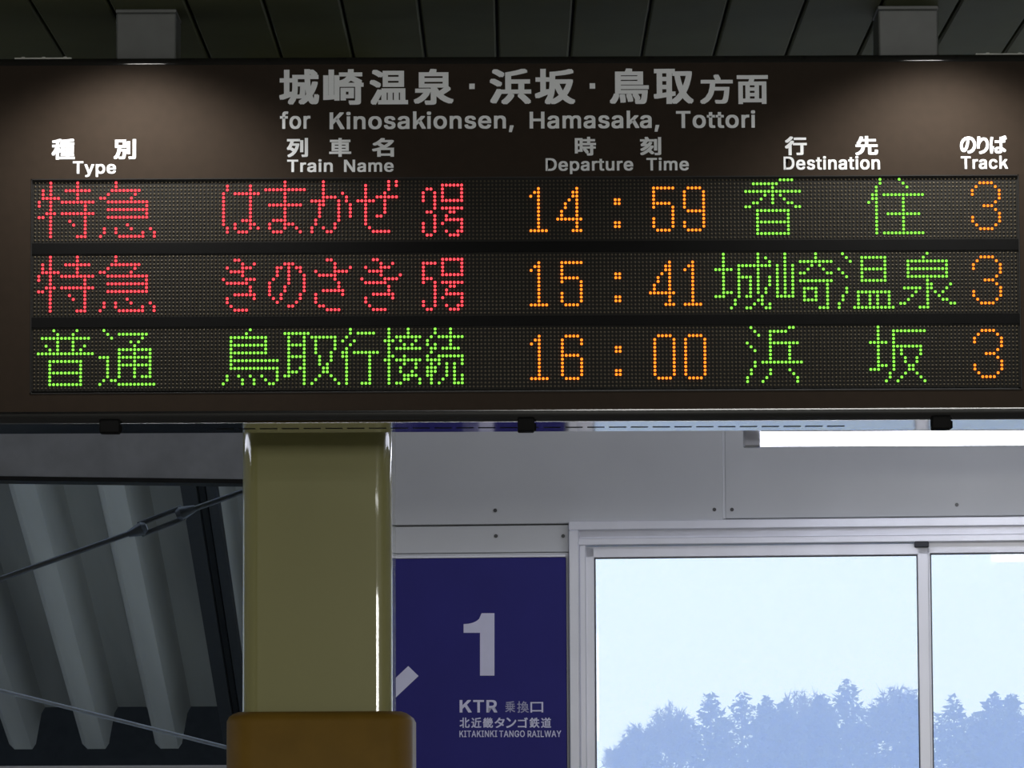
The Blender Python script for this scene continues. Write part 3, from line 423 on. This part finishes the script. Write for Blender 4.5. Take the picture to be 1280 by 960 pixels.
 'p': (424, '53 -143 53 379 112 379 112 319 118 319 123 327 130 336 137 346 147 355 158 364 171 373 188 379 207 383 229 384 259 382 287 374 313 361 335 342 354 320 370 293 381 261 388 227 390 189 388 151 381 116 370 84 355 57 336 34 313 16 288 3 260 -6 229 -8 208 -7 189 -3 173 4 159 12 147 21 138 31 130 41 124 50 118 59 114 59 114 -143 220 47 242 49 262 55 279 66 294 80 306 97 316 117 323 139 327 163 328 189 327 215 323 239 316 261 307 281 295 298 280 311 262 322 243 328 220 330 198 328 178 322 161 312 147 299 134 282 125 263 118 241 114 216 113 189 114 162 118 138 125 115 135 95 147 78 162 65 179 55 198 49', '12 14 13 11 14 12 11 15 14 0 2 1 0 3 2 10 15 11 10 16 15 9 16 10 8 16 9 8 17 16 7 17 8 6 17 7 6 61 17 61 18 17 5 61 6 5 62 61 60 18 61 5 63 62 59 18 60 4 63 5 4 64 63 58 18 59 58 19 18 0 4 3 0 68 4 68 67 4 67 66 4 66 65 4 65 64 4 57 19 58 56 19 57 56 20 19 55 20 56 55 21 20 54 21 55 0 69 68 53 21 54 53 22 21 0 70 69 52 22 53 0 71 70 51 22 52 51 23 22 50 23 51 0 72 71 50 24 23 49 24 50 0 73 72 48 24 49 48 25 24 0 41 73 41 74 73 47 25 48 41 75 74 47 26 25 46 26 47 41 76 75 45 26 46 41 40 76 40 77 76 0 42 41 39 77 40 45 27 26 44 27 45 39 78 77 38 78 39 43 27 44 38 43 78 38 27 43 37 27 38 37 28 27 36 28 37 35 28 36 35 29 28 34 29 35 33 29 34 33 30 29 32 30 33 32 31 30'),
 'r': (259, '53 0 53 379 112 379 112 321 115 321 124 339 137 354 152 367 171 377 191 383 213 385 218 385 223 385 229 384 235 384 240 384 243 384 243 322 241 323 236 324 230 324 223 325 215 326 207 326 190 324 174 321 159 315 146 306 135 296 126 284 119 269 115 254 114 237 114 0', '9 11 10 9 12 11 9 13 12 9 14 13 9 15 14 9 16 15 9 17 16 8 17 9 0 2 1 0 3 2 7 17 8 6 17 7 5 19 6 19 18 6 18 17 6 4 23 5 23 22 5 22 21 5 21 20 5 20 19 5 4 24 23 4 25 24 0 4 3 0 31 4 31 30 4 30 29 4 29 28 4 28 27 4 27 26 4 26 25 4 0 32 31 0 33 32'),
 's': (365, '182 -8 157 -7 133 -3 112 3 93 12 76 24 62 38 50 54 41 73 36 94 94 107 101 87 111 72 124 60 141 52 160 47 181 45 206 47 227 53 244 62 258 74 265 88 268 103 266 115 262 126 254 136 243 144 229 150 212 155 149 170 118 180 92 192 72 208 58 227 50 249 47 274 49 295 55 314 65 332 79 347 95 360 115 370 137 378 161 383 187 384 212 383 234 379 254 372 271 363 286 352 299 339 309 324 318 308 324 290 268 277 262 291 254 304 243 316 228 325 210 331 187 333 166 331 147 326 131 317 119 305 111 292 109 277 110 264 115 253 124 243 136 235 152 229 172 223 229 209 261 200 287 187 306 171 320 153 328 131 331 107 329 85 323 65 312 47 298 31 281 18 260 6 236 -2 210 -7', '43 45 44 43 46 45 42 46 43 42 47 46 41 47 42 41 48 47 40 48 41 40 49 48 39 49 40 39 50 49 38 50 39 38 60 50 60 51 50 38 61 60 59 51 60 37 61 38 37 62 61 58 51 59 37 63 62 57 51 58 57 52 51 37 64 63 56 52 57 36 64 37 56 53 52 36 65 64 55 53 56 35 65 36 35 66 65 54 53 55 35 67 66 34 67 35 34 68 67 34 69 68 33 69 34 33 70 69 33 71 70 33 72 71 32 72 33 32 73 72 32 74 73 31 74 32 31 75 74 30 75 31 30 76 75 29 76 30 29 77 76 28 77 29 27 77 28 27 78 77 26 78 27 25 78 26 24 78 25 24 79 78 23 79 24 22 79 23 9 11 10 22 80 79 21 80 22 8 11 9 20 80 21 8 12 11 20 81 80 19 81 20 7 12 8 7 13 12 19 82 81 18 82 19 7 14 13 6 14 7 17 82 18 6 15 14 16 82 17 16 83 82 6 16 15 6 83 16 5 83 6 5 84 83 4 84 5 4 85 84 3 85 4 3 86 85 2 86 3 2 87 86 1 87 2 1 0 87'),
 't': (227, '204 379 204 327 6 327 6 379 65 471 126 471 126 98 127 83 130 70 136 61 144 55 156 51 170 50 175 50 180 50 185 51 191 52 197 53 202 54 213 2 207 0 200 -2 192 -3 184 -3 176 -4 168 -4 138 -1 113 7 92 21 77 41 68 64 65 93', '31 5 4 31 6 5 2 0 3 2 1 0 31 7 6 30 7 31 30 8 7 30 9 8 29 9 30 29 10 9 29 11 10 17 19 18 16 19 17 15 19 16 29 12 11 14 19 15 13 19 14 12 19 13 29 19 12 28 19 29 27 19 28 26 19 27 26 20 19 26 21 20 25 21 26 25 22 21 25 23 22 25 24 23'),
 'u': (410, '182 -5 158 -3 135 2 115 11 97 23 82 39 69 59 60 82 54 109 53 139 53 379 114 379 114 144 116 117 124 94 137 75 154 61 175 53 200 50 218 51 234 55 249 62 263 71 274 83 283 97 290 113 295 132 296 153 296 379 357 379 357 0 298 0 298 92 307 92 294 60 277 35 257 17 234 5 209 -3', '9 11 10 9 12 11 27 29 28 27 30 29 26 30 27 9 13 12 8 13 9 25 33 26 33 30 26 8 14 13 24 33 25 7 14 8 23 32 24 32 33 24 7 15 14 23 34 32 34 31 32 34 30 33 22 34 23 6 15 7 6 16 15 21 34 22 20 34 21 6 17 16 20 35 34 31 30 34 5 17 6 19 35 20 5 18 17 18 35 19 5 35 18 4 35 5 4 36 35 3 36 4 3 37 36 2 37 3 2 38 37 1 38 2 1 0 38'),
 'y': (389, '47 -139 61 -86 71 -87 83 -89 94 -90 104 -89 113 -86 122 -81 130 -74 138 -64 145 -51 151 -36 163 -1 17 379 84 379 165 155 173 132 180 109 187 87 193 64 199 42 206 21 184 21 190 42 196 64 202 87 209 110 216 132 224 155 305 379 371 379 204 -58 196 -77 187 -93 177 -107 165 -119 153 -128 139 -136 125 -141 109 -144 91 -145 82 -145 73 -144 65 -143 57 -142 52 -140', '12 14 13 12 15 14 28 30 29 28 31 30 12 16 15 27 31 28 26 31 27 12 17 16 25 21 26 21 31 26 12 18 17 24 21 25 12 19 18 23 20 24 20 21 24 12 23 19 23 20 19 12 22 23 12 21 22 12 31 21 11 31 12 10 31 11 9 31 10 9 32 31 8 32 9 7 32 8 7 33 32 6 33 7 0 2 1 5 33 6 0 3 2 4 33 5 0 4 3 0 33 4 0 34 33 0 35 34 0 36 35 0 37 36 0 38 37 45 38 0 44 38 45 44 39 38 43 39 44 42 39 43 42 40 39 41 40 42')}
# lettering ------------------------------------------------------------
dg_cache = {}
def glyphs(s):
    if s in dg_cache: return dg_cache[s]
    c = bpy.data.curves.new('t', 'FONT'); c.body = s; c.resolution_u = 4
    o = bpy.data.objects.new('t', c); C.objects.link(o)
    dg = bpy.context.evaluated_depsgraph_get(); dg.update()
    e = o.evaluated_get(dg); m = e.to_mesh()
    r = ([tuple(v.co) for v in m.vertices], [tuple(p.vertices) for p in m.polygons]); e.to_mesh_clear()
    bpy.data.objects.remove(o); bpy.data.curves.remove(c); dg_cache[s] = r; return r
STROKES = {'K': [[(60, 0), (125, 0), (125, 509), (60, 509)], [(125, 150), (430, 509), (350, 509), (125, 238)], [(215, 300), (370, 0), (450, 0), (262, 345)]],
           'k': [[(55, 0), (117, 0), (117, 530), (55, 530)], [(117, 105), (365, 382), (285, 382), (117, 190)], [(190, 240), (310, 0), (385, 0), (235, 285)]]}
def latin_glyphs(s):
    vs, fs, x = [], [], 0
    for ch in s:
        adv, pts, tri = FONT_LATIN[ch]; p = list(map(int, pts.split())); q = list(map(int, tri.split())); b = len(vs)
        if ch in STROKES:
            for k, poly in enumerate(STROKES[ch]):
                b = len(vs); vs += [((x + u) / 1000, v / 1000, -3e-6 * k) for u, v in poly]; fs.append(tuple(range(b, b + len(poly))))
        else:
            vs += [((x + p[i]) / 1000, p[i + 1] / 1000, 0) for i in range(0, len(p), 2)]
            fs += [(b + q[i], b + q[i + 1], b + q[i + 2]) for i in range(0, len(q), 3)]
        x += adv + 30
    return vs, fs
def bold(s, rx, ry, latin=False):
    vs, fs = latin_glyphs(s) if latin else glyphs(s); out = MB()
    n = 8 if (rx or ry) else 1
    for k in range(n):
        dx, dy = [(1, 1), (1, -1), (-1, 1), (-1, -1), (1, 0), (-1, 0), (0, 1), (0, -1)][k] if n > 1 else (0, 0); dx *= rx; dy *= ry
        out.add([(x + dx, y + dy, -k * 1e-6) for x, y, z in vs], fs)
    return out
def fit(s, x0, x1, ytop, ybase, to3, rx=.03, ry=.02, latin=None):
    """lettering scaled into a photo box; ybase is the baseline for latin, the lowest point otherwise; to3(px, py, out)"""
    b = bold(s, rx, ry, latin); X = [v.x for v in b.v]; Y = [v.y for v in b.v]
    lo, hi = (0 - ry, .509 + ry) if latin else (min(Y), max(Y)); a0, a1 = min(X), max(X)
    p, q = to3(x0, (ytop + ybase) / 2), to3(x1, (ytop + ybase) / 2); cx = (x0 + x1) / 2
    zt, zb = to3(cx, ytop)[2], to3(cx, ybase)[2]
    out = MB(); P_, Q_ = Vector(p), Vector(q)
    out.v = [Vector((P_.x + (Q_.x - P_.x) * (v.x - a0) / (a1 - a0), P_.y + (Q_.y - P_.y) * (v.x - a0) / (a1 - a0) + v.z * 20, zb + (zt - zb) * (v.y - lo) / (hi - lo))) for v in b.v]
    out.f = b.f; out.m = b.m; return out
def bp(px, py): return tuple(hit(px, py, YB - .0004))
def lettering(name, items, to3, m, parent, **k):
    for it in items: make(name, fit(*it[:5], to3, **(it[5] if len(it) > 5 else k)), m, parent)
K1 = dict(rx=.034, ry=.024)
lettering('heading_character', [('城', 349, 399, 86.5, 131), ('崎', 404, 454.5, 86.5, 131), ('温', 462, 510, 87, 131), ('泉', 517, 567, 86, 131),
    ('浜', 612, 664, 86, 130.5), ('坂', 668.5, 719, 86, 130.5), ('鳥', 762, 811, 85.5, 130), ('取', 817, 867, 86, 130), ('方', 875, 916, 93, 130), ('面', 921, 960, 94, 130)], bp, m_letter, board, **K1)
for cx, cy in ((590, 108), (740.5, 107.5)):
    p, q = hit(cx - 3.4, cy + 3.4, YB), hit(cx + 3.4, cy - 3.4, YB)
    make('heading_dot', MB().box(p.x, q.x, YB - .0005, YB - .0001, p.z, q.z), m_letter, board)
KL = dict(rx=.019, ry=.014, latin=True)
lettering('heading_word', [('for', 350, 388, 140, 161), ('Kinosakionsen,', 412, 642, 140, 161), ('Hamasaka,', 662, 824, 139.3, 160.3), ('Tottori', 845, 944, 138.6, 159.8)], bp, m_letter, board, **KL)
KJ = dict(rx=.034, ry=.026)
heads = [
    ([('種', 64.5, 93.5, 173.5, 199.5), ('別', 142, 170, 174, 199)], [('Type', 91, 145, 201.5, 217)]),
    ([('列', 358.5, 385, 172.5, 196.5), ('車', 411.5, 439, 172.5, 196), ('名', 465, 492.5, 172.5, 196)], [('Train', 359, 416, 199.5, 215), ('Name', 430, 492, 199.5, 214.8)]),
    ([('時', 718.5, 745, 171, 194.5), ('刻', 800, 826.5, 171, 194)], [('Departure', 682, 791.5, 197.5, 213.3), ('Time', 808, 861, 197.3, 213)]),
    ([('行', 981, 1008.5, 170.5, 194), ('先', 1069, 1097.5, 170, 194)], [('Destination', 979.5, 1100, 195.5, 211.8)]),
    ([('の', 1200, 1220, 170.5, 192), ('り', 1221, 1236, 170.5, 192.5), ('ば', 1237, 1258.5, 169.5, 192)], [('Track', 1201, 1260, 195.3, 211)])]
for jp, en in heads:
    for it in jp: make('column_heading_character', fit(*it, bp, **KJ), m_letter, board)
    for it in en: make('column_heading_word', fit(*it, bp, **KL), m_letter, board)

# hangers between ceiling and board
for (a, b, lab) in ((145, 220, 'short square steel hanger above the left end of the departure board'), (1098, 1173, 'short square steel hanger above the right end of the departure board')):
    x0, x1 = hit(a, 45, 6.72).x, hit(b, 45, 6.72).x
    h = empty('hanger', ((x0 + x1) / 2, 6.77, ZT), lab, 'hanger', 'ceiling hangers of the departure board')
    make('post', MB().rbox(x0, x1, 6.72, 6.82, ZT + .004, ZC - .006, .003, 2), m_hang, h)
    make('base_plate', MB().rbox(x0 - .0005, x1 + .0005, 6.7195, 6.8205, ZT, ZT + .004, .001, 1), m_hang, h)
    make('ceiling_plate', MB().rbox(x0 - .0005, x1 + .0005, 6.7195, 6.8205, ZC - .006, ZC, .001, 1), m_hang, h)

# ================================================================ column and its wrap
CY = 7.2
cxl, cxr = hit(303.5, 700, CY + .03).x, hit(490.5, 700, CY + .03).x; cw = cxr - cxl; ccx = (cxl + cxr) / 2
def rrect(cx, cy, w, d, r, n=8):
    out = []
    for (sx_, sy_, a0) in ((1, -1, -90), (1, 1, 0), (-1, 1, 90), (-1, -1, 180)):
        for i in range(n + 1):
            a = math.radians(a0 + 90 * i / n)
            if i == 0: out.append((cx + sx_ * (w / 2 - r) + r * math.cos(a) + .002 * math.sin(a), cy + sy_ * (d / 2 - r) + r * math.sin(a) - .002 * math.cos(a)))
            out.append((cx + sx_ * (w / 2 - r) + r * math.cos(a), cy + sy_ * (d / 2 - r) + r * math.sin(a)))
            if i == n: out.append((cx + sx_ * (w / 2 - r) + r * math.cos(a) - .002 * math.sin(a), cy + sy_ * (d / 2 - r) + r * math.sin(a) + .002 * math.cos(a)))
    return out
col = empty('column', (ccx, CY + cw / 2, 0), 'cream yellow square steel column with rounded corners behind the departure board', 'column')
fz = lambda p, t: (p[0], p[1], t)
make('shaft', MB().prism(rrect(ccx, CY + cw / 2, cw, cw, .026), fz, .01, ZC), m_yellow, col, smooth=True)
make('foot_plate', MB().rbox(ccx - cw * .6, ccx + cw * .6, CY - cw * .1, CY + cw * 1.1, 0, .012, .003, 1), m_steel, col)
wxl, wxr = hit(283.5, 930, CY + .02).x, hit(516.5, 930, CY + .02).x; ww = wxr - wxl; wcx = (wxl + wxr) / 2; wcy = CY + cw / 2
wzt = hit(400, 889, CY - .03).z
wr = MB(); rings = []
for (dz, ins) in ((0, .020), (-.003, .011), (-.008, .004), (-.016, 0), (-.9, 0), (-.905, .004)): rings.append([(x, y, wzt + dz) for x, y in rrect(wcx, wcy, ww - 2 * ins, ww - 2 * ins, .045 - ins * .6)])
n = len(rings[0]); wr.add([v for rg in rings for v in rg], [(j * n + i, j * n + (i + 1) % n, (j + 1) * n + (i + 1) % n, (j + 1) * n + i) for j in range(len(rings) - 1) for i in range(n)])
inner = [(x, y) for x, y in rrect(wcx, wcy, cw + .001, cw + .001, .026)]
wr.add([(x, y, wzt) for x, y in [p[:2] for p in rings[0]]] + [(x, y, wzt - .002) for x, y in inner], [(i, (i + 1) % n, n + (i + 1) % n, n + i) for i in range(n)])
wo = make('column_wrap', wr, m_orangepad, base=(wcx, wcy, wzt - .9), smooth=True)
tag(wo, 'ochre padded wrap around the lower part of the yellow column', 'column wrap')

# ================================================================ blue wayfinding sign on the far wall
ST = .018
slx, srx = wl(338, 800, ST)[0], wl(707.5, 800, ST)[0]; szt = wl(600, 697.5, ST)[1]; szb = szt - 1.0
sgn = empty('wayfinding_sign', WM @ Vector(((slx + srx) / 2, 0, szb)), 'dark blue wayfinding sign with a large white 1 and an arrow on the far wall', 'sign')
make('sign_panel', MB().rbox(slx, srx, -ST, 0, szb, szt, .0012, 1).xf(WM), m_blue, sgn)
tr = MB().rbox(slx, srx, -ST - .002, .0, szt + .0004, szt + .006, .001, 1)
make('sign_trim', tr.xf(WM), m_alu, sgn)
def sp_(px, py, out=.0005):
    x, z = wl(px, py, ST + out); return tuple(WM @ Vector((x, -ST - out, z)))
def flat(poly, parent, name, m):           # thin raised shape from photo-pixel corners on the sign
    mb = MB(); k = len(poly); a = [sp_(x, y, .0008) for x, y in poly]; b = [sp_(x, y, -.0002) for x, y in poly]
    mb.add(a + b, [tuple(range(k)), tuple(range(k, 2 * k))[::-1]] + [(i, k + i, k + (i + 1) % k, (i + 1) % k) for i in range(k)]); return make(name, mb, m, parent)
one = [(600, 844.5), (600, 791), (579.5, 791), (579.5, 780)]
for i in range(1, 8): a = i / 7; one.append((579.5 + 22.5 * a, 780 - 13.5 * (1 - math.sqrt(max(0, 1 - a ** 2.2)))))
one += [(603, 766.5), (618, 766.5), (618, 844.5)]
flat(one, sgn, 'number', m_signtxt)
flat([(510.3, 832.5), (523.2, 845), (470, 895), (498, 895), (498, 913), (440, 913), (440, 855), (458, 855), (458, 882)], sgn, 'arrow', m_signtxt)
lettering('sign_character', [('K', 574.5, 589.5, 875, 890.6, dict(rx=.018, ry=.014, latin=True)), ('T', 591.5, 605, 875, 890.6, dict(rx=.018, ry=.014, latin=True)), ('R', 608, 621.5, 875, 890.6, dict(rx=.018, ry=.014, latin=True)),
    ('口', 663, 679, 877.5, 890.6, dict(rx=.012, ry=.012))], sp_, m_signtxt, sgn)
lettering('faded_character', [('乗', 631.5, 644, 876.5, 890.5), ('換', 646.5, 661, 876.5, 891)], sp_, m_signtxt_thin, sgn, rx=.012, ry=.012)
xs = 574.5; jpn = []
for ch in '北近畿タンゴ鉄道':
    jpn.append((ch, xs, xs + 12.6, 897, 909.8)); xs += 14.55
lettering('railway_name_character', jpn, sp_, m_signtxt, sgn, rx=.022, ry=.016)
lettering('railway_name_word', [('KITAKINKI', 574.3, 621.5, 913.2, 921.3), ('TANGO', 624, 656, 913.2, 921.3), ('RAILWAY', 659.5, 701.5, 913.2, 921.3)], sp_, m_signtxt, sgn, rx=.014, ry=.01, latin=True)

# ================================================================ fluorescent fixtures
def fixture(name, p, length, lab, lamp_dir=(1, 0, 0), mount=None, drop=.03, tr=.0145, grp='fluorescent strip lights'):
    d = Vector(lamp_dir); e = empty(name, Vector(p), lab, 'light', grp); p = Vector(p)
    R = Matrix.Translation(p) @ Matrix.Rotation(math.atan2(d.y, d.x), 4, 'Z')
    make('tube', MB().tube((.02, 0, 0), (length - .02, 0, 0), tr, 20).xf(R), m_tube, e, smooth=True)
    bt = MB().prism([(-.03, drop - .008), (.03, drop - .008), (.02, drop + .03), (-.02, drop + .03)], lambda q, t: (t, q[0], q[1]), -.03, length + .03)
    make('batten', bt.xf(R), m_batten, e)
    for x0 in (-.014, length - .020):
        make('socket', MB().rbox(x0, x0 + .034, -.017, .017, -.017, drop + .0, .004, 2).xf(R), m_socket, e)
    for xx in (.1, length - .14):
        if mount: make('bracket', MB().box(xx, xx + .04, -.015, .015, drop + .028, drop + mount).xf(R), m_batten, e)
    return e
p1 = hit(938, 549, 8.55)
fixture('fluorescent_light', p1, 1.22, 'glowing white fluorescent tube hanging below the right part of the departure board', mount=ZC - p1.z - .03)

for fx, lab in ((-2.45, 'fluorescent tube hanging left of the yellow column beyond the picture edge'), (1.75, 'fluorescent tube hanging right of the departure board beyond the picture edge')):
    fixture('fluorescent_light', (fx, 5.7, EYE.z + .76), 2.36, lab, lamp_dir=(0, 1, 0), mount=ZC - (EYE.z + .76) - .03)
# ================================================================ left: beam, brace rods, open shed roof
pa, pb = hit(-60, 537, 9.35), hit(345, 537, 9.52); zb_ = hit(150, 597, 9.44).z; zt_ = hit(150, 500, 9.44).z
d = (pb - pa); d.z = 0; L = d.length; d.normalize()
BM = Matrix.Translation((pa.x, pa.y, 0)) @ Matrix.Rotation(math.atan2(d.y, d.x), 4, 'Z')
bm_ = MB()
bm_.prism([(0, zb_), (.10, zb_), (.10, zb_ + .009), (.009, zb_ + .009), (.006, zb_ + .014), (.006, zt_ - .014), (.009, zt_ - .009), (.10, zt_ - .009), (.10, zt_), (0, zt_)][::-1], lambda q, t: (t, q[0], q[1]), -1.5, L)
bo = make('steel_beam', bm_.xf(BM), m_steel, base=tuple(pa))
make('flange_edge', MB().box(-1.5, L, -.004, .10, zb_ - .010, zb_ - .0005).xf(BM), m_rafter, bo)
tag(bo, 'grey steel channel beam left of the yellow column above the shed roof view', 'beam')
seg = (hit(-460, 886, 10.0), hit(500, 545, 10.0))
r1o = empty('brace_rod', seg[0], 'dark tension rod with a turnbuckle rising to the right behind the column', 'rod')
ta, tb = hit(162, 667, 10.0), hit(242, 636, 10.0)
make('rod', MB().tube(seg[0], ta.lerp(tb, .12), .0068, 10).tube(ta.lerp(tb, .88), seg[1], .0068, 10), m_rod, r1o, smooth=True)
ax = (tb - ta).normalized(); up = ax.cross(Vector((0, 1, 0))).normalized()
tbm = MB(); ta2, tb2 = ta - ax * .004, tb + ax * .004
for s in (-1, 1): tbm.tube(ta.lerp(tb, .16) + up * s * .013, tb.lerp(ta, .16) + up * s * .013, .0062, 8)
tbm.tube(ta2, ta.lerp(tb, .2), .008, 10, .018); tbm.tube(ta.lerp(tb, .2), ta.lerp(tb, .27), .018, 10, .012)
tbm.tube(tb2, tb.lerp(ta, .2), .008, 10, .018); tbm.tube(tb.lerp(ta, .2), tb.lerp(ta, .27), .018, 10, .012)
make('turnbuckle', tbm, m_rod, r1o, smooth=True)
r2a, r2b = hit(-460, 747.5, 10.4), hit(500, 988.7, 10.4)
ro2 = make('brace_rod', MB().tube(r2a, r2b, .005, 10), m_rod2, base=tuple(r2a), smooth=True)
tag(ro2, 'thin grey tension rod sloping down to the right towards the ochre wrap', 'rod')

YE = 24.0; slope = .265; drift = -.0207; ze = hit(160, 936, YE).z
rf = MB(); prof2 = []
pr = .41; xa = hit(125, 940, YE).x
for k in range(-18, 6):
    b0 = xa + k * pr
    for (u, h) in ((-.07, .0), (.03, .0), (.05, .03), (.08, .20), (.10, .235), (.26, .235), (.28, .20), (.31, .03)): prof2.append((b0 + u, h))
def roofpt(x, h, y): return (x + drift * (y - YE), y, ze + slope * (YE - y) + h)
npf = len(prof2)
for j, (y) in enumerate((YE, 12.0)):
    rf.v += [Vector(roofpt(x, h, y)) for x, h in prof2]
for j, y in enumerate((YE, 12.0)):
    rf.v += [Vector(roofpt(x, h + .012, y)) for x, h in prof2]
for i in range(npf - 1):
    rf.f.append((i, i + 1, npf + i + 1, npf + i)); rf.f.append((2 * npf + i, 3 * npf + i, 3 * npf + i + 1, 2 * npf + i + 1)); rf.f.append((i, 2 * npf + i, 2 * npf + i + 1, i + 1))
rf.m = [0] * len(rf.f)
ro = make('corrugated_roof', rf, m_roof, base=roofpt(xa, 0, YE), smooth=True)
tag(ro, 'weathered grey corrugated shed roof seen from below left of the column', 'roof')
ra = MB(); xr_ = hit(249, 880, YE - 3).x - drift * (-3)
for (dx, wd, hh) in ((0, .07, .10), (.075, .03, .06), (.115, .045, .09)):
    vs8 = [roofpt(xr_ + dx + a, -hh - .004 if b else -.004, y) for y in (YE - .2, 12.2) for b in (0, 1) for a in (0, wd)]
    ra.add(vs8, [(0, 1, 3, 2), (4, 6, 7, 5), (0, 4, 5, 1), (2, 3, 7, 6), (0, 2, 6, 4), (1, 5, 7, 3)])
tag(make('roof_rafter', ra, m_rafter, base=roofpt(xr_, 0, YE)), 'dark double rafter running along the underside of the corrugated roof', 'rafter')
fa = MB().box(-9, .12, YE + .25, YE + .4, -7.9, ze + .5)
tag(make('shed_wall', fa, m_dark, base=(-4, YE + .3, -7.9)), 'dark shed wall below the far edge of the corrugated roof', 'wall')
pp = hit(140, 957, 9.35)
pw = MB().rbox(-4.0, cxl - .02, 9.32, 9.40, 0, pp.z, .004, 2)
tag(make('parapet', pw, m_para, base=(-2, 9.36, 0)), 'grey parapet whose top edge shows at the lower left behind the column', 'parapet')

# ================================================================ trees beyond the tracks
def conifer(px, py, Y, wpx, lab):
    top = hit(px, py, Y); s = Y / FPX; wd = wpx * s; base = Vector((top.x, Y, -8)); e = empty('evergreen_tree', base, lab, 'tree', 'hazy trees beyond the window')
    make('trunk', MB().tube(base, top - Vector((0, 0, 1)), .28, 7, .05), m_bark, e)
    b = MB(); Hh = min(top.z + 7, wd * 2.6)
    rg = random.Random(int(px * 7 + py)); 
    for i in range(3000):
        q = rg.random() ** .62; z = top.z - q * Hh; rr = wd * .5 * min(1, (.02 + 2.6 * q) ** .62) * (.9 + .1 * math.sin(q * 19 + px))
        a = rg.random() * 2 * math.pi; rad = rr * math.sqrt(rg.random())
        c = Vector((top.x + rad * math.cos(a), Y + rad * math.sin(a), z)); sz = .12 + .15 * rg.random()
        v = [c + Vector((rg.gauss(0, 1), rg.gauss(0, 1), rg.gauss(0, .7))) * sz for _ in range(3)]; b.add(v, [(0, 1, 2)])
    make('foliage', b, m_leaf, e)
def broad(px, py, Y, wpx, lab, density=1.0, name='bare_tree'):
    top = hit(px, py, Y); s = Y / FPX; wd = wpx * s; base = Vector((top.x, Y, -8)); e = empty(name, base, lab, 'tree', 'hazy trees beyond the window')
    rg = random.Random(int(px * 13 + py)); b = MB(); tw = MB(); fork = Vector((top.x, Y, top.z - wd * .75))
    tw.tube(base, fork, .22, 7, .12)
    ctr = top - Vector((0, 0, wd * .5))
    for i in range(120):
        a = rg.random() * 2 * math.pi; el = math.asin(rg.uniform(-.95, 1)); rr = wd * .5 * rg.uniform(.75, 1.03)
        p = ctr + Vector((math.cos(a) * math.cos(el) * rr, math.sin(a) * math.cos(el) * rr, math.sin(el) * rr)); mid = fork.lerp(p, .5) + Vector((rg.gauss(0, .25), rg.gauss(0, .25), .2))
        tw.tube(fork, mid, .06, 5, .03); tw.tube(mid, p, .03, 5, .01)
        for k in range(int(22 * density)):
            o = mid.lerp(p, rg.uniform(.1, 1.0)); dd = Vector((rg.gauss(0, 1), rg.gauss(0, 1), rg.gauss(.3, 1))) * rg.uniform(.18, .42)
            sd = Vector((rg.gauss(0, 1), rg.gauss(0, 1), rg.gauss(0, 1))) * .035
            b.add([o - sd, o + sd, o + dd], [(0, 1, 2)])
    make('branches', tw, m_bark, e); make('twigs', b, m_twig, e)
broad(838, 880, 360, 66, 'faint bare tree furthest left in the window view', 1.3)
broad(800, 902, 360, 56, 'low faint bare tree at the left end of the tree line', 1.3)
broad(775, 930, 360, 44, 'lowest hazy bare tree beside the left window jamb', 1.3)
broad(815, 925, 352, 90, 'low wide bare tree filling the left end of the tree line', 1.6)
broad(850, 896, 345, 60, 'hazy bare tree just left of the first evergreen', 1.6)
conifer(888, 866, 300, 62, 'first hazy evergreen from the left in the tree line')
conifer(927, 866, 304, 74, 'broad round topped hazy evergreen left of centre in the tree line')
conifer(958, 872, 300, 46, 'narrow hazy evergreen right of the broad round one')
conifer(980, 876, 306, 48, 'small hazy evergreen between narrow and bare trees')
broad(1005, 862, 312, 84, 'wide bare tree rising behind the middle evergreens', 1.5)
conifer(1026, 866, 300, 50, 'hazy evergreen just left of the tallest tree')
conifer(1058, 851, 298, 66, 'tallest hazy evergreen in the tree line')
conifer(1095, 876, 304, 62, 'hazy evergreen just right of the tallest tree')
broad(1120, 858, 310, 80, 'bare tree left of the window mullion', 1.8)
conifer(1140, 866, 302, 50, 'hazy evergreen partly behind the window mullion')
conifer(1192, 870, 300, 62, 'first hazy evergreen in the right hand pane')
conifer(1220, 890, 304, 52, 'low hazy evergreen in the right hand pane')
conifer(1243, 868, 300, 48, 'tall narrow evergreen in the right hand pane')
conifer(1264, 868, 303, 52, 'hazy evergreen at the right edge of the picture')
conifer(848, 918, 350, 70, 'low back row evergreen among the bare trees on the left')
conifer(818, 930, 347, 60, 'lowest back row evergreen among the bare trees on the left')
for i, (px, py) in enumerate(((905, 896), (945, 898), (995, 895), (1075, 885), (1165, 890), (1290, 880))):
    conifer(px, py, 316, 86, ['back row evergreen behind the first two on the left', 'back row evergreen behind the narrow one', 'back row evergreen below the wide bare tree',
        'back row evergreen behind the tallest tree', 'back row evergreen behind the mullion', 'back row evergreen at the right edge of the view'][i])
